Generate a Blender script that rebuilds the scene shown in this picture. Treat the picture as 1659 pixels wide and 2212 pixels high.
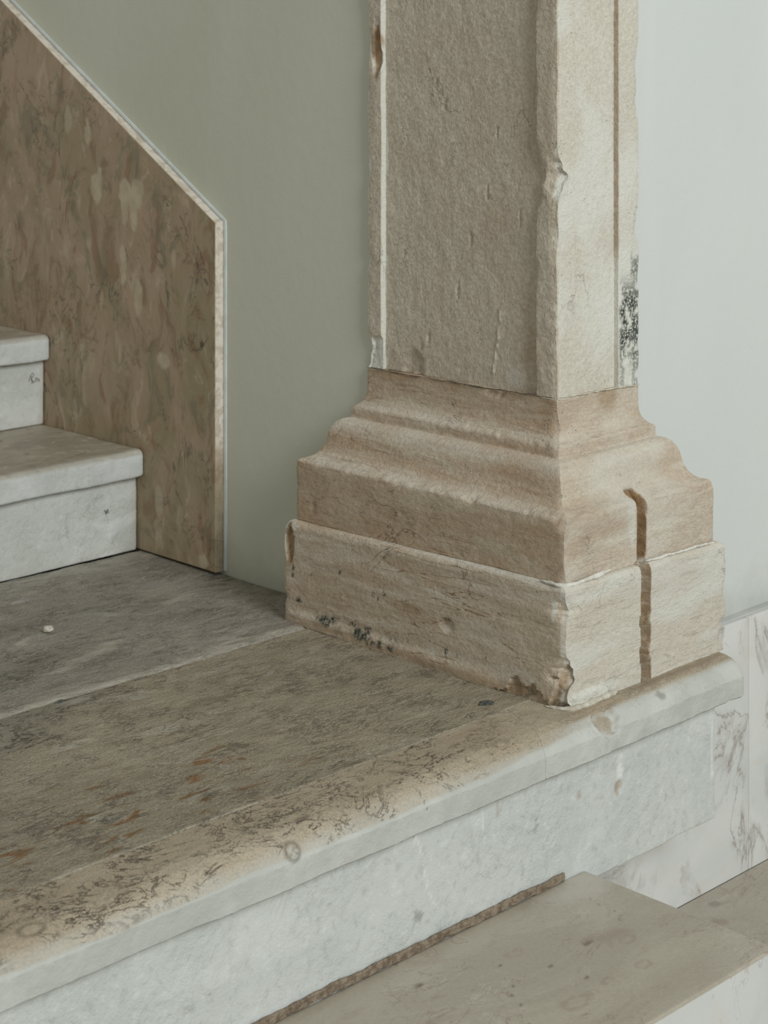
import bpy, math
import numpy as np
from mathutils import Vector

for o in list(bpy.data.objects):
    bpy.data.objects.remove(o, do_unlink=True)
S = bpy.context.scene
COL = S.collection

# ------------------------------------------------------------------ camera
# metres; origin = foot of the pilaster's front corner on the landing,
# +X runs away to the right, +Y away to the left, Z up
CAM = Vector((-2.217, -1.851, 1.026))
cd = bpy.data.cameras.new('camera')
cam = bpy.data.objects.new('camera', cd)
COL.objects.link(cam)
cam.location = CAM
TH = math.radians(45.324)
cam.rotation_euler = (math.pi / 2, 0, TH - math.pi / 2)
cd.sensor_fit = 'HORIZONTAL'
cd.sensor_width = 36
cd.lens = 4024.74 / 1659 * 36
cd.shift_y = (100 - 1106) / 1659
cd.clip_start = .05
cd.dof.use_dof = True
cd.dof.focus_distance = 2.85
cd.dof.aperture_fstop = 11
S.camera = cam

# ------------------------------------------------------------------ light
w = bpy.data.worlds.new('world')
S.world = w
w.use_nodes = True
bg = w.node_tree.nodes['Background']
bg.inputs[0].default_value = (1.0, .985, .90, 1)
bg.inputs[1].default_value = .38


def area(name, loc, target, sx, sy, power, color):
    d = bpy.data.lights.new(name, 'AREA')
    d.shape = 'RECTANGLE'
    d.size, d.size_y = sx, sy
    d.energy = power
    d.color = color
    o = bpy.data.objects.new(name, d)
    COL.objects.link(o)
    o.location = loc
    o.rotation_euler = (Vector(target) - Vector(loc)).to_track_quat('-Z', 'Y').to_euler()
    return o


# daylight through the tall window opposite the wall
area('window_daylight', (-1.5, -7.3, 4.4), (.1, .4, .2), 3.2, 3.6, 520, (.955, 1.0, 1.0))

S.view_settings.view_transform = 'Standard'
S.view_settings.look = 'None'
S.view_settings.gamma = 1
S.view_settings.use_curve_mapping = False
S.view_settings.exposure = 0


# ------------------------------------------------------------------ noise
def _h(ix, iy, iz, seed):
    n = (ix.astype(np.int64) * 374761393 + iy.astype(np.int64) * 668265263 + iz.astype(np.int64) * 2147483647 + seed * 1274126177) & 0xffffffff
    n = ((n ^ (n >> 13)) * 1274126177) & 0xffffffff
    n = (n ^ (n >> 16)) & 0xffffffff
    return n / 4294967295.0


def vnoise(P, seed=0):
    i = np.floor(P)
    f = P - i
    f = f * f * (3 - 2 * f)
    x, y, z = i[:, 0], i[:, 1], i[:, 2]
    r = 0
    for a in (0, 1):
        wa = f[:, 0] if a else 1 - f[:, 0]
        for b in (0, 1):
            wb = f[:, 1] if b else 1 - f[:, 1]
            for c in (0, 1):
                wc = f[:, 2] if c else 1 - f[:, 2]
                r = r + wa * wb * wc * _h(x + a, y + b, z + c, seed)
    return r * 2 - 1


def _rot():
    a, b = .62, .87
    A = np.array([[math.cos(a), -math.sin(a), 0], [math.sin(a), math.cos(a), 0], [0, 0, 1]])
    B = np.array([[1, 0, 0], [0, math.cos(b), -math.sin(b)], [0, math.sin(b), math.cos(b)]])
    return A @ B


ROT = _rot()


def fbm(P, scale=(1, 1, 1), oct=4, seed=0):
    """fractal noise about 0, roughly -1..1; scale = cycles per metre"""
    q = (P * np.array(scale if hasattr(scale, '__len__') else (scale,) * 3, float)) @ ROT + 37.7
    a, r, t = 1.0, 0, 0
    for k in range(oct):
        r = r + a * vnoise(q, seed + k)
        t += a
        q = (q * 2.03) @ ROT + 11.3
        a *= .5
    return r / t * 1.5


def sm(x, a, b):
    t = np.clip((x - a) / (b - a), 0, 1)
    return t * t * (3 - 2 * t)


def blob(P, c, r, soft=.35, wob=.35, seed=5):
    """soft ellipsoid mask around c with a wobbly rim"""
    q = (P - np.array(c, float)) / np.array(r, float)
    d = np.sqrt((q ** 2).sum(1))
    m = np.zeros(len(P))
    k = d < 2.2
    if k.any():
        rr = float(np.median(np.abs(r)))
        d2 = d[k] + wob * fbm(P[k], 1.3 / rr, 3, seed)
        m[k] = 1 - sm(d2, 1 - soft, 1 + soft)
    return m


def line(P, pts, wd, wob=0., seed=9, ws=60):
    """mask of a wandering line through pts (3D polyline)"""
    Q = P
    if wob:
        Q = P + wob * np.stack([fbm(P, ws, 3, seed), fbm(P, ws, 3, seed + 7), fbm(P, ws, 3, seed + 13)], 1)
    best = np.full(len(P), 9.)
    for a, b in zip(pts[:-1], pts[1:]):
        a, b = np.array(a, float), np.array(b, float)
        ab = b - a
        t = np.clip(((Q - a) @ ab) / (ab @ ab), 0, 1)
        best = np.minimum(best, np.sqrt(((Q - a - t[:, None] * ab) ** 2).sum(1)))
    return 1 - sm(best, wd * .5, wd * 1.3)


# ------------------------------------------------------------------ meshes
def link(o, parent=None):
    COL.objects.link(o)
    if parent:
        o.parent = parent
        o.matrix_parent_inverse = parent.matrix_world.inverted()
    return o


def tag(o, label=None, cat=None, group=None, kind=None):
    for k, v in (('label', label), ('category', cat), ('group', group), ('kind', kind)):
        if v:
            o[k] = v
    return o


def thing(name, loc, label, cat, group=None):
    o = bpy.data.objects.new(name, None)
    o.empty_display_size = .05
    o.location = loc
    COL.objects.link(o)
    bpy.context.view_layer.update()
    return tag(o, label, cat, group)


def tube(name, R, mat, parent=None, paint=None, disp=None, smooth=True, caps=True, sharp=34):
    """R: (n rings, m points, 3), rings closed; capped. disp(P, U) -> new P; paint(P) -> (N,3) masks"""
    n, m, _ = R.shape
    P = R.reshape(-1, 3).astype(float)
    if disp is not None:
        P = disp(P)
    i = np.arange(n - 1)[:, None]
    j = np.arange(m)[None, :]
    jn = (j + 1) % m
    q = np.stack([i * m + j, i * m + jn, (i + 1) * m + jn, (i + 1) * m + j], -1).reshape(-1, 4)
    me = bpy.data.meshes.new(name)
    me.vertices.add(len(P))
    me.vertices.foreach_set('co', P.ravel())
    loops = q.ravel()
    starts = np.arange(len(q)) * 4
    if caps:
        c0 = np.arange(m)[::-1]
        c1 = (n - 1) * m + np.arange(m)
        loops = np.concatenate([loops, c0, c1])
        starts = np.concatenate([starts, [len(q) * 4, len(q) * 4 + m]])
    me.loops.add(len(loops))
    me.loops.foreach_set('vertex_index', loops.astype(np.int32))
    me.polygons.add(len(starts))
    me.polygons.foreach_set('loop_start', starts.astype(np.int32))
    fl = np.full(len(starts), smooth)
    if caps:
        fl[-2:] = False
    me.polygons.foreach_set('use_smooth', fl)
    me.update(calc_edges=True)
    me.validate()
    if sharp:
        me.set_sharp_from_angle(angle=math.radians(sharp))
    if paint is not None:
        at = me.color_attributes.new('mask', 'FLOAT_COLOR', 'POINT')
        c = np.ones((len(P), 4))
        c[:, :3] = np.clip(paint(P), 0, 1)
        at.data.foreach_set('color', c.ravel())
    me.materials.append(mat)
    o = bpy.data.objects.new(name, me)
    return link(o, parent)


def resample(pts, step, closed=True, coarse=None, crease=None):
    """points along a polyline, no further apart than step; keeps corners.
    coarse: set of segment indices sampled 12x coarser (never seen)"""
    out = []
    pts = [np.array(p, float) for p in pts]
    N = len(pts)
    for k in range(N if closed else N - 1):
        a, b = pts[k], pts[(k + 1) % N]
        st = step * (12 if coarse and k in coarse else 1)
        n = max(1, int(math.ceil(np.linalg.norm(b - a) / st)))
        for t in range(n):
            out.append(a + (b - a) * t / n)
    if not closed:
        out.append(pts[-1])
    return np.array(out)


def rounded(y0, y1, z0, z1, r=.004, rt=None):
    """rectangle in (y, z) with rounded corners; first segment after the start is the front (y0) side"""
    P = []
    for cy, cz, a0 in ((y0, z0, 180), (y1, z0, 270), (y1, z1, 0), (y0, z1, 90)):
        rr = (rt if (rt and cz == z1 and cy == y0) else r)
        oy = cy + (rr if cy == y0 else -rr)
        oz = cz + (rr if cz == z0 else -rr)
        for k in range(5):
            a = math.radians(a0 + 90 * k / 4)
            P.append((oy + rr * math.cos(a), oz + rr * math.sin(a)))
    return P


def sweep(name, prof, axis, a0, a1, step, mat, parent=None, paint=None, disp=None, coarse=None, endr=.003, pstep=None, skew0=None):
    """sweep closed profile along X (prof=(y,z)), Y (prof=(x,z))"""
    pr = resample(prof, pstep or step, coarse=coarse)
    c = pr.mean(0)
    n = max(2, int(math.ceil((a1 - a0) / step)) + 1)
    t = np.linspace(a0, a1, n)
    # small rounding at both ends
    t = np.concatenate([[a0, a0 + endr * .3], t[1:-1][(t[1:-1] > a0 + endr * 1.2) & (t[1:-1] < a1 - endr * 1.2)], [a1 - endr * .3, a1]])
    t = np.insert(t, 2, a0 + endr)
    t = np.insert(t, -2, a1 - endr)
    ins = np.zeros(len(t))
    ins[0] = ins[-1] = endr
    ins[1] = ins[-2] = endr * .3
    ext = (pr.max(0) - pr.min(0)) / 2
    R = np.zeros((len(t), len(pr), 3))
    mid = (pr.max(0) + pr.min(0)) / 2
    for k in range(len(t)):
        q = mid + (pr - mid) * (1 - ins[k] / ext)
        if axis == 'X':
            R[k, :, 0] = t[k]
            R[k, :, 1] = q[:, 0]
            R[k, :, 2] = q[:, 1]
        else:
            R[k, :, 1] = t[k]
            R[k, :, 0] = q[:, 0]
            R[k, :, 2] = q[:, 1]
    if axis == 'Y':
        R = R[:, ::-1, :]
    if skew0:
        R[:, :, 0] += skew0(R[:, :, 1], R[:, :, 0])
    return tube(name, R[::-1] if axis == 'X' else R[::-1], mat, parent, paint, disp)


def box(name, x0, x1, y0, y1, z0, z1, mat, parent=None):
    v = [(x, y, z) for x in (x0, x1) for y in (y0, y1) for z in (z0, z1)]
    f = [(0, 1, 3, 2), (4, 6, 7, 5), (0, 4, 5, 1), (2, 3, 7, 6), (0, 2, 6, 4), (1, 5, 7, 3)]
    me = bpy.data.meshes.new(name)
    me.from_pydata(v, [], f)
    me.materials.append(mat)
    return link(bpy.data.objects.new(name, me), parent)


# ------------------------------------------------------------------ materials
def lin(r, g, b):
    f = lambda c: ((c / 255 + .055) / 1.055) ** 2.4 if c > 10 else c / 255 / 12.92
    return (f(r), f(g), f(b), 1)


class Mat:
    def __init__(s, name, rough=.7, spec=.3):
        s.m = bpy.data.materials.new(name)
        s.m.use_nodes = True
        s.t = s.m.node_tree
        s.b = s.t.nodes['Principled BSDF']
        s.b.inputs['Specular IOR Level'].default_value = spec
        s.b.inputs['Roughness'].default_value = rough
        s.pos = s.t.nodes.new('ShaderNodeNewGeometry').outputs['Position']
        s.att = None

    def _in(s, sock, v):
        if isinstance(v, bpy.types.NodeSocket):
            s.t.links.new(v, sock)
        elif v is not None:
            sock.default_value = v

    def vec(s, scale=(1, 1, 1), off=(0, 0, 0), rot=(0, 0, 0)):
        n = s.t.nodes.new('ShaderNodeMapping')
        s._in(n.inputs[0], s.pos)
        n.inputs['Location'].default_value = off
        n.inputs['Rotation'].default_value = rot
        n.inputs['Scale'].default_value = scale
        return n.outputs[0]

    def noise(s, scale, det=4, rough=.55, dist=0, vec=None):
        n = s.t.nodes.new('ShaderNodeTexNoise')
        s._in(n.inputs['Vector'], vec if vec is not None else s.pos)
        n.inputs['Scale'].default_value = scale
        n.inputs['Detail'].default_value = det
        n.inputs['Roughness'].default_value = rough
        n.inputs['Distortion'].default_value = dist
        return n.outputs['Fac']

    def warp(s, amt, scale, vec=None, det=3):
        n = s.t.nodes.new('ShaderNodeTexNoise')
        s._in(n.inputs['Vector'], vec if vec is not None else s.pos)
        n.inputs['Scale'].default_value = scale
        n.inputs['Detail'].default_value = det
        a = s.t.nodes.new('ShaderNodeVectorMath')
        a.operation = 'MULTIPLY_ADD'
        s._in(a.inputs[0], n.outputs['Color'])
        a.inputs[1].default_value = (amt,) * 3
        s._in(a.inputs[2], vec if vec is not None else s.pos)
        return a.outputs[0]

    def voro(s, scale, vec=None, feature='DISTANCE_TO_EDGE', out='Distance', rnd=1):
        n = s.t.nodes.new('ShaderNodeTexVoronoi')
        n.feature = feature
        s._in(n.inputs['Vector'], vec if vec is not None else s.pos)
        n.inputs['Scale'].default_value = scale
        n.inputs['Randomness'].default_value = rnd
        return n.outputs[out]

    def rng(s, v, a, b, c=0, d=1):
        n = s.t.nodes.new('ShaderNodeMapRange')
        n.interpolation_type = 'SMOOTHSTEP'
        s._in(n.inputs[0], v)
        for k, x in enumerate((a, b, c, d)):
            s._in(n.inputs[k + 1], x)
        return n.outputs[0]

    def math(s, op, a, b=None, c=None):
        n = s.t.nodes.new('ShaderNodeMath')
        n.operation = op
        for k, x in enumerate((a, b, c)):
            if x is not None:
                s._in(n.inputs[k], x)
        return n.outputs[0]

    def mul(s, a, b):
        return s.math('MULTIPLY', a, b)

    def mix(s, fac, a, b, mode='MIX'):
        n = s.t.nodes.new('ShaderNodeMix')
        n.data_type = 'RGBA'
        n.blend_type = mode
        s._in(n.inputs[0], fac)
        s._in(n.inputs[6], a)
        s._in(n.inputs[7], b)
        return n.outputs[2]

    def ridge(s, scale, width, dist=.5, det=5, vec=None, rough=.6):
        """thin wandering lines where a noise crosses its middle"""
        f = s.noise(scale, det, rough, dist, vec)
        d = s.math('ABSOLUTE', s.math('SUBTRACT', f, .5))
        return s.rng(d, 0, width, 1, 0)

    def mask(s, ch):
        if s.att is None:
            a = s.t.nodes.new('ShaderNodeAttribute')
            a.attribute_name = 'mask'
            sp = s.t.nodes.new('ShaderNodeSeparateColor')
            s.t.links.new(a.outputs['Color'], sp.inputs[0])
            s.att = sp
        return s.att.outputs[ch]

    def axis(s, k):
        sp = s.t.nodes.new('ShaderNodeSeparateXYZ')
        s._in(sp.inputs[0], s.pos)
        return sp.outputs[k]

    def done(s, col, bumps=(), rough=None):
        s._in(s.b.inputs['Base Color'], col)
        if rough is not None:
            s._in(s.b.inputs['Roughness'], rough)
        prev = None
        for h, dist in bumps:
            n = s.t.nodes.new('ShaderNodeBump')
            n.inputs['Strength'].default_value = 1
            n.inputs['Distance'].default_value = dist
            s._in(n.inputs['Height'], h)
            if prev is not None:
                s.t.links.new(prev, n.inputs['Normal'])
            prev = n.outputs[0]
        if prev is not None:
            s.t.links.new(prev, s.b.inputs['Normal'])
        return s.m


def mat_wall(name, c1, c2):
    g = Mat(name, .75, .25)
    v = g.vec((1, 1, .45))
    f = g.noise(2.2, 4, .5, .6, v)
    c = g.mix(g.rng(f, .3, .7), c1, c2)
    st = g.noise(9, 3, .5, 1.0, g.vec((1, 1, .12)))
    c = g.mix(g.mul(g.rng(st, .55, .75), .25), c, tuple(min(1, x * 1.07) for x in c1[:3]) + (1,))
    sp = g.noise(260, 2, .5)
    c = g.mix(g.mul(g.rng(sp, .74, .8), .35), c, lin(120, 120, 110))
    # darker olive grey towards the foot
    low = g.rng(g.math('ADD', g.axis(2), g.mul(g.noise(14, 4, .6), .12)), .03, .15, 1, 0)
    c = g.mix(g.mul(low, .38), c, lin(120, 122, 104))
    return g.done(c, [(g.noise(35, 4, .5), .0006), (g.noise(420, 2, .5), .00018)])


WALL_L = mat_wall('painted_plaster_left', lin(196, 197, 181), lin(203, 205, 191))
WALL_R = mat_wall('painted_plaster_right', lin(201, 205, 203), lin(206, 209, 206))


def mat_limestone(name, base, warm, pale, bed=1.0, grain=1.0, veins=1.0):
    """pilaster stone; mask R = pale lime / bruise / paler tone / painted light, G = dark paint or dirt, B = ochre break / browner tone / painted shade"""
    g = Mat(name, .8, .2)
    v = g.vec((1, 1, 2.6 if bed else .5), (0, 0, 0), (.05, -.04, 0))
    f = g.noise(3.4, 6, .6, .9, v)
    c = g.mix(g.rng(f, .34, .66), base, warm)
    b = g.noise(5, 5, .6, .5, g.vec((1.2, 1.2, 10 if bed else 2), (3, 1, 2), (.07, -.06, 0)))
    c = g.mix(g.mul(g.rng(b, .45, .72), .55 if bed else .2), c, pale)
    if bed:
        ln = g.ridge(2.6, .011, .25, 3.5, g.vec((1.1, 1.1, 13), (0, 0, 4), (.07, -.06, 0)), .5)
        c = g.mix(g.mul(g.mul(ln, g.rng(g.noise(5, 2), .40, .6)), .55 * veins), c, lin(134, 108, 82))
        ln2 = g.ridge(6.5, .03, .2, 3, g.vec((.8, .8, 14), (2, 0, 1), (.05, -.05, 0)), .5)
        c = g.mix(g.mul(ln2, .28), c, lin(160, 134, 108))
    fine = g.noise(160, 3, .6)
    c = g.mix(.22 * grain, c, g.mix(g.rng(fine, .3, .7), lin(120, 104, 86), lin(235, 230, 218)), 'OVERLAY')
    pits = g.voro(120, g.warp(.01, 90), 'F1')
    pm = g.mul(g.rng(pits, .10, .2, 1, 0), g.rng(g.noise(16, 3), .55, .68))
    c = g.mix(g.mul(pm, .45), c, lin(105, 90, 72))
    cr = g.mul(g.ridge(4.5, .0035, .5, 7, g.vec((1, 1, .5 if not bed else 1.6)), .55), g.rng(g.noise(4, 2), .52, .64))
    c = g.mix(g.mul(cr, .5), c, lin(110, 88, 66))
    # masks
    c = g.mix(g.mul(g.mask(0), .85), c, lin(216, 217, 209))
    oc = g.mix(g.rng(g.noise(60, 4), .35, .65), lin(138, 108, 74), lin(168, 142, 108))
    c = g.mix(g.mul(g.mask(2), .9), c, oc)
    c = g.mix(g.mul(g.mask(1), g.rng(g.noise(190, 4, .7), .38, .52)), c, g.mix(g.rng(g.noise(220, 2), .4, .6), lin(48, 58, 52), lin(92, 94, 84)))
    h1 = g.noise(80, 4, .62, .3, g.vec((1, 1, 1.9 if bed else .8)))
    h2 = g.noise(300, 4, .65, .2, g.vec((1, 1, 2.2 if bed else .8)))
    return g.done(c, [(h1, .0036 * grain), (h2, .0017 * grain), (g.math('ADD', g.mul(pm, -1), g.mul(cr, -1)), .0012)])


STONE_SHAFT = mat_limestone('limewashed_stone', lin(198, 192, 179), lin(190, 181, 167), lin(209, 207, 198), bed=0, grain=1.0)
STONE_BASE = mat_limestone('banded_stone', lin(197, 184, 166), lin(184, 164, 142), lin(208, 201, 185), bed=1, grain=.85)
STONE_PLINTH = mat_limestone('layered_stone', lin(200, 190, 174), lin(188, 172, 152), lin(212, 208, 197), bed=1, grain=.85, veins=1.5)


def mat_landing(name, a, b, crk, rust):
    """worn paving; mask R = pale scuffs, G = grey grime and painted shadow, B = rust flecks"""
    g = Mat(name, .62, .35)
    v = g.vec((.45, 1, 1))
    f = g.noise(4.2, 6, .65, .8, v)
    c = g.mix(g.rng(f, .36, .64), a, b)
    m2 = g.noise(22, 5, .7, .6, v)
    c = g.mix(g.mul(g.rng(m2, .5, .72), .5), c, lin(176, 170, 152))
    c = g.mix(g.mul(g.rng(m2, .46, .3), .45), c, lin(104, 94, 76))
    # thin broken crackle, elongated along the slab
    wv = g.warp(.035, 40, g.vec((.4, 1, 1)), 5)
    e = g.ridge(16, .012, .8, 8, g.vec((.5, 1.2, 1)), .68)
    k = g.mul(e, g.rng(g.noise(9, 4, .6), .44, .58))
    e2 = g.ridge(40, .02, .6, 7, g.vec((.5, 1.2, 1), (3, 3, 0)), .7)
    k2 = g.mul(e2, g.rng(g.noise(12, 4, .6, 0, g.vec((1, 1, 1), (5, 2, 0))), .48, .6))
    kk = g.math('MAXIMUM', k, g.mul(k2, .8))
    kk = g.mul(kk, g.math('ADD', crk, g.mul(g.mask(1), .8)))
    c = g.mix(kk, c, lin(88, 84, 71))
    fine = g.noise(300, 3, .6)
    c = g.mix(.35, c, g.mix(g.rng(fine, .32, .68), lin(85, 82, 74), lin(205, 203, 196)), 'OVERLAY')
    # rust coloured inclusions
    ru = g.noise(26, 4, .6, .8, g.vec((.33, 1, 1), (1, 0, 0), (0, 0, .15)))
    ru2 = g.noise(48, 4, .6, .6, g.vec((.3, 1, 1), (4, 0, 0), (0, 0, .15)))
    rm = g.mul(g.math('MAXIMUM', g.rng(ru, .57, .68), g.rng(ru2, .58, .67)), g.math('ADD', rust, g.mask(2)))
    c = g.mix(g.mul(rm, .78), c, g.mix(g.rng(g.noise(20, 3), .4, .6), lin(126, 88, 48), lin(118, 96, 58)))
    sc = g.ridge(9, .022, .6, 5, g.vec((.35, 1.2, 1), (7, 3, 0), (0, 0, .1)))
    c = g.mix(g.mul(g.mul(sc, g.rng(g.noise(6, 3), .5, .62)), .4), c, lin(190, 188, 176))
    c = g.mix(g.mul(g.mask(0), .8), c, lin(196, 192, 178))
    c = g.mix(g.mul(g.mask(1), .35), c, lin(96, 96, 86))
    rgh = g.rng(g.noise(30, 4), .3, .7, .5, .75)
    return g.done(c, [(g.noise(42, 5, .68, .3, v), .0075), (g.noise(240, 4, .65), .0026), (g.mul(kk, -1), .0012)], rgh)


PAVE_BACK = mat_landing('grey_worn_paving', lin(162, 156, 146), lin(146, 139, 128), .35, .0)
PAVE_FRONT = mat_landing('fossil_paving', lin(166, 156, 137), lin(152, 143, 125), .5, .12)


def mat_nosing():
    """tan worn top, pale clean front; mask R = front (pale), G = grime, B = brown patch"""
    g = Mat('nosing_stone', .6, .35)
    f = g.noise(6, 5, .6, .6, g.vec((.4, 1, 1)))
    c = g.mix(g.rng(f, .35, .65), lin(182, 171, 152), lin(166, 154, 134))
    e = g.ridge(11, .011, .9, 9, g.vec((.6, 1.1, 1)), .68)
    k = g.mul(e, g.rng(g.noise(8, 4, .6), .42, .56))
    e2 = g.ridge(34, .022, .7, 7, g.vec((.7, 1.1, 1), (2, 5, 0)), .7)
    sp = g.rng(g.voro(150, g.warp(.01, 100), 'F1'), .12, .22, 1, 0)
    k2 = g.mul(g.math('MAXIMUM', e2, sp), g.rng(g.noise(14, 4, .6), .46, .58))
    kk = g.mul(g.math('MAXIMUM', k, g.mul(k2, .75)), g.math('SUBTRACT', 1, g.mask(0)))
    kk = g.mul(kk, g.rng(g.axis(0), -.05, -.25, .25, 1))
    c = g.mix(kk, c, lin(74, 66, 50))
    c = g.mix(.3, c, g.mix(g.rng(g.noise(320, 3), .32, .68), lin(95, 88, 78), lin(200, 196, 188)), 'OVERLAY')
    c = g.mix(g.mul(g.mask(2), .55), c, lin(146, 128, 106))
    p = g.mix(g.rng(g.noise(7, 5, .6, .5), .38, .64), lin(177, 179, 173), lin(190, 192, 186))
    vn = g.ridge(8, .012, .8, 5)
    p = g.mix(g.mul(g.mul(vn, g.rng(g.noise(5, 2), .5, .6)), .4), p, lin(168, 158, 148))
    c = g.mix(g.mask(0), c, p)
    c = g.mix(g.mul(g.mask(1), .8), c, lin(92, 84, 70))
    return g.done(c, [(g.noise(55, 4, .6), .0022), (g.noise(280, 3), .0007), (g.mul(kk, -1), .0008)])


NOSING = mat_nosing()


def mat_pale(name, a, b, vein, vs=1., bump=1., dirt_top=None, rough=.6):
    """pale riser stone; mask R = white scrapes, G = dark marks, B = brown stains"""
    g = Mat(name, rough, .35)
    f = g.noise(5, 6, .62, .7)
    c = g.mix(g.rng(f, .36, .64), a, b)
    m = g.noise(60, 6, .72, .3)
    c = g.mix(g.mul(g.rng(m, .52, .66), .5), c, lin(166, 170, 165))
    c = g.mix(g.mul(g.rng(m, .44, .34), .4), c, lin(216, 219, 216))
    vn = g.ridge(5, .009, .9, 6)
    c = g.mix(g.mul(g.mul(vn, g.rng(g.noise(4, 2), .5, .62)), vs), c, vein)
    sp = g.mul(g.rng(g.voro(60, g.warp(.012, 70), 'F1'), .12, .2, 1, 0), g.rng(g.noise(9, 3), .6, .68))
    c = g.mix(g.mul(sp, .4), c, lin(150, 146, 138))
    c = g.mix(g.mul(g.mask(0), .8), c, lin(226, 228, 225))
    c = g.mix(g.mul(g.mask(2), .8), c, lin(160, 138, 116))
    c = g.mix(g.mask(1), c, lin(98, 98, 88))
    bm = g.noise(70, 4, .65)
    pat = g.rng(g.noise(5, 3), .4, .62, .3, 1)
    return g.done(c, [(g.mul(bm, pat), .0035 * bump), (g.noise(300, 3, .6), .0007 * bump)])


RISER = mat_pale('pale_riser_stone', lin(197, 200, 197), lin(189, 193, 189), lin(160, 152, 144), .35)
STEP_RISER = mat_pale('white_step_stone', lin(198, 200, 195), lin(186, 188, 182), lin(150, 150, 140), .5, .9)


def mat_tread():
    """upper treads: pale front edge (mask R), trodden grey brown top"""
    g = Mat('trodden_tread_stone', .55, .35)
    f = g.noise(7, 6, .65, .7, g.vec((.5, 1, 1)))
    c = g.mix(g.rng(f, .38, .62), lin(166, 158, 142), lin(146, 137, 121))
    bl = g.noise(28, 4, .6, .5)
    c = g.mix(g.mul(g.rng(bl, .56, .68), .6), c, lin(188, 182, 168))
    c = g.mix(g.mul(g.rng(bl, .4, .3), .6), c, lin(112, 107, 94))
    p = g.mix(g.rng(g.noise(12, 5, .6), .38, .62), lin(186, 189, 185), lin(200, 203, 200))
    vn = g.ridge(7, .01, .8, 5)
    p = g.mix(g.mul(vn, .3), p, lin(160, 158, 150))
    c = g.mix(g.mask(0), c, p)
    c = g.mix(g.mul(g.mask(1), .8), c, lin(110, 104, 90))
    return g.done(c, [(g.noise(60, 4, .6), .002), (g.noise(260, 3), .0006)])


TREAD = mat_tread()


def mat_brown_marble():
    """mask R = pale fossil, G = dark cracks, B = sawn edge, painted pale as lit"""
    g = Mat('brown_marble', .42, .4)
    v = g.vec((1, 1, .55), (0, 0, 0), (.12, 0, 0))
    f = g.noise(5, 6, .6, 1.4, v)
    c = g.mix(g.rng(f, .34, .66), lin(172, 150, 127), lin(150, 137, 108))
    f2 = g.noise(16, 6, .68, 1.2, v)
    c = g.mix(g.mul(g.rng(f2, .52, .64), .65), c, lin(134, 104, 78))
    c = g.mix(g.mul(g.rng(f2, .46, .34), .65), c, lin(190, 172, 150))
    gr = g.noise(13, 6, .7, 1.0, g.vec((1, 1, .6), (4, 4, 4)))
    c = g.mix(g.mul(g.rng(gr, .53, .63), .55), c, lin(116, 112, 90))
    v1 = g.ridge(7, .012, 1.3, 6, v)
    c = g.mix(g.mul(g.mul(v1, g.rng(g.noise(6, 3), .46, .6)), .75), c, lin(80, 70, 52))
    v2 = g.ridge(19, .02, 1.2, 5, v)
    c = g.mix(g.mul(g.mul(v2, g.rng(g.noise(7, 3, .5, 0, g.vec((1, 1, 1), (9, 0, 0))), .52, .62)), .7), c, lin(86, 84, 68))
    # scattered pale shell pieces, upright slivers
    cell = g.voro(15, g.warp(.02, 25, g.vec((1, 1, .38), (0, 0, 0), (.15, 0, 0))), 'F1')
    cm = g.mul(g.rng(cell, .16, .22, 1, 0), g.rng(g.noise(4.5, 2), .5, .6))
    c = g.mix(g.mul(cm, .55), c, lin(190, 176, 152))
    c = g.mix(g.mul(g.mask(0), .9), c, g.mix(g.rng(g.noise(30, 3), .35, .65), lin(196, 184, 158), lin(178, 166, 140)))
    c = g.mix(g.mul(g.mask(1), .85), c, lin(72, 62, 48))
    edge = g.mix(g.rng(g.noise(45, 4, .6, 1), .42, .62), lin(212, 204, 192), lin(188, 176, 160))
    low = g.rng(g.math('ADD', g.axis(2), g.mul(g.noise(20, 3), .1)), .22, .34, 0, 1)
    c = g.mix(g.mul(g.mask(2), g.math('MAXIMUM', low, .18)), c, edge)  # brightly lit edge painted into the colour; lower part stays brown
    return g.done(c, [(g.noise(20, 4), .0005), (g.noise(300, 2), .00015)])


BROWN = mat_brown_marble()


def mat_white_marble(name, vd=1.):
    g = Mat(name, .38, .4)
    f = g.noise(4, 5, .6, 1.0)
    c = g.mix(g.rng(f, .36, .64), lin(210, 210, 207), lin(200, 203, 200))
    c = g.mix(g.mul(g.rng(g.noise(9, 5, .6, 1), .52, .68), .4), c, lin(206, 197, 189))
    va = g.vec((1, 1, .7), (0, 0, 0), (0, .3, 0))
    k = g.mul(g.ridge(5.5, .012, .8, 7, va, .6), g.rng(g.noise(6, 3, .6), .42, .56))
    halo = g.mul(g.ridge(5.5, .055, .8, 7, va, .6), g.rng(g.noise(11, 4, .6), .40, .62))
    c = g.mix(g.mul(halo, .6 * vd), c, lin(165, 158, 152))
    c = g.mix(g.mul(k, .65 * vd), c, lin(138, 126, 120))
    k2 = g.mul(g.ridge(16, .012, 1.2, 5), g.rng(g.noise(6, 3, .5, 0, g.vec((1, 1, 1), (3, 3, 3))), .54, .64))
    c = g.mix(g.mul(k2, .5 * vd), c, lin(140, 138, 130))
    return g.done(c, [(g.noise(30, 3), .0003)])


WHITE = mat_white_marble('veined_white_marble')


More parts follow.
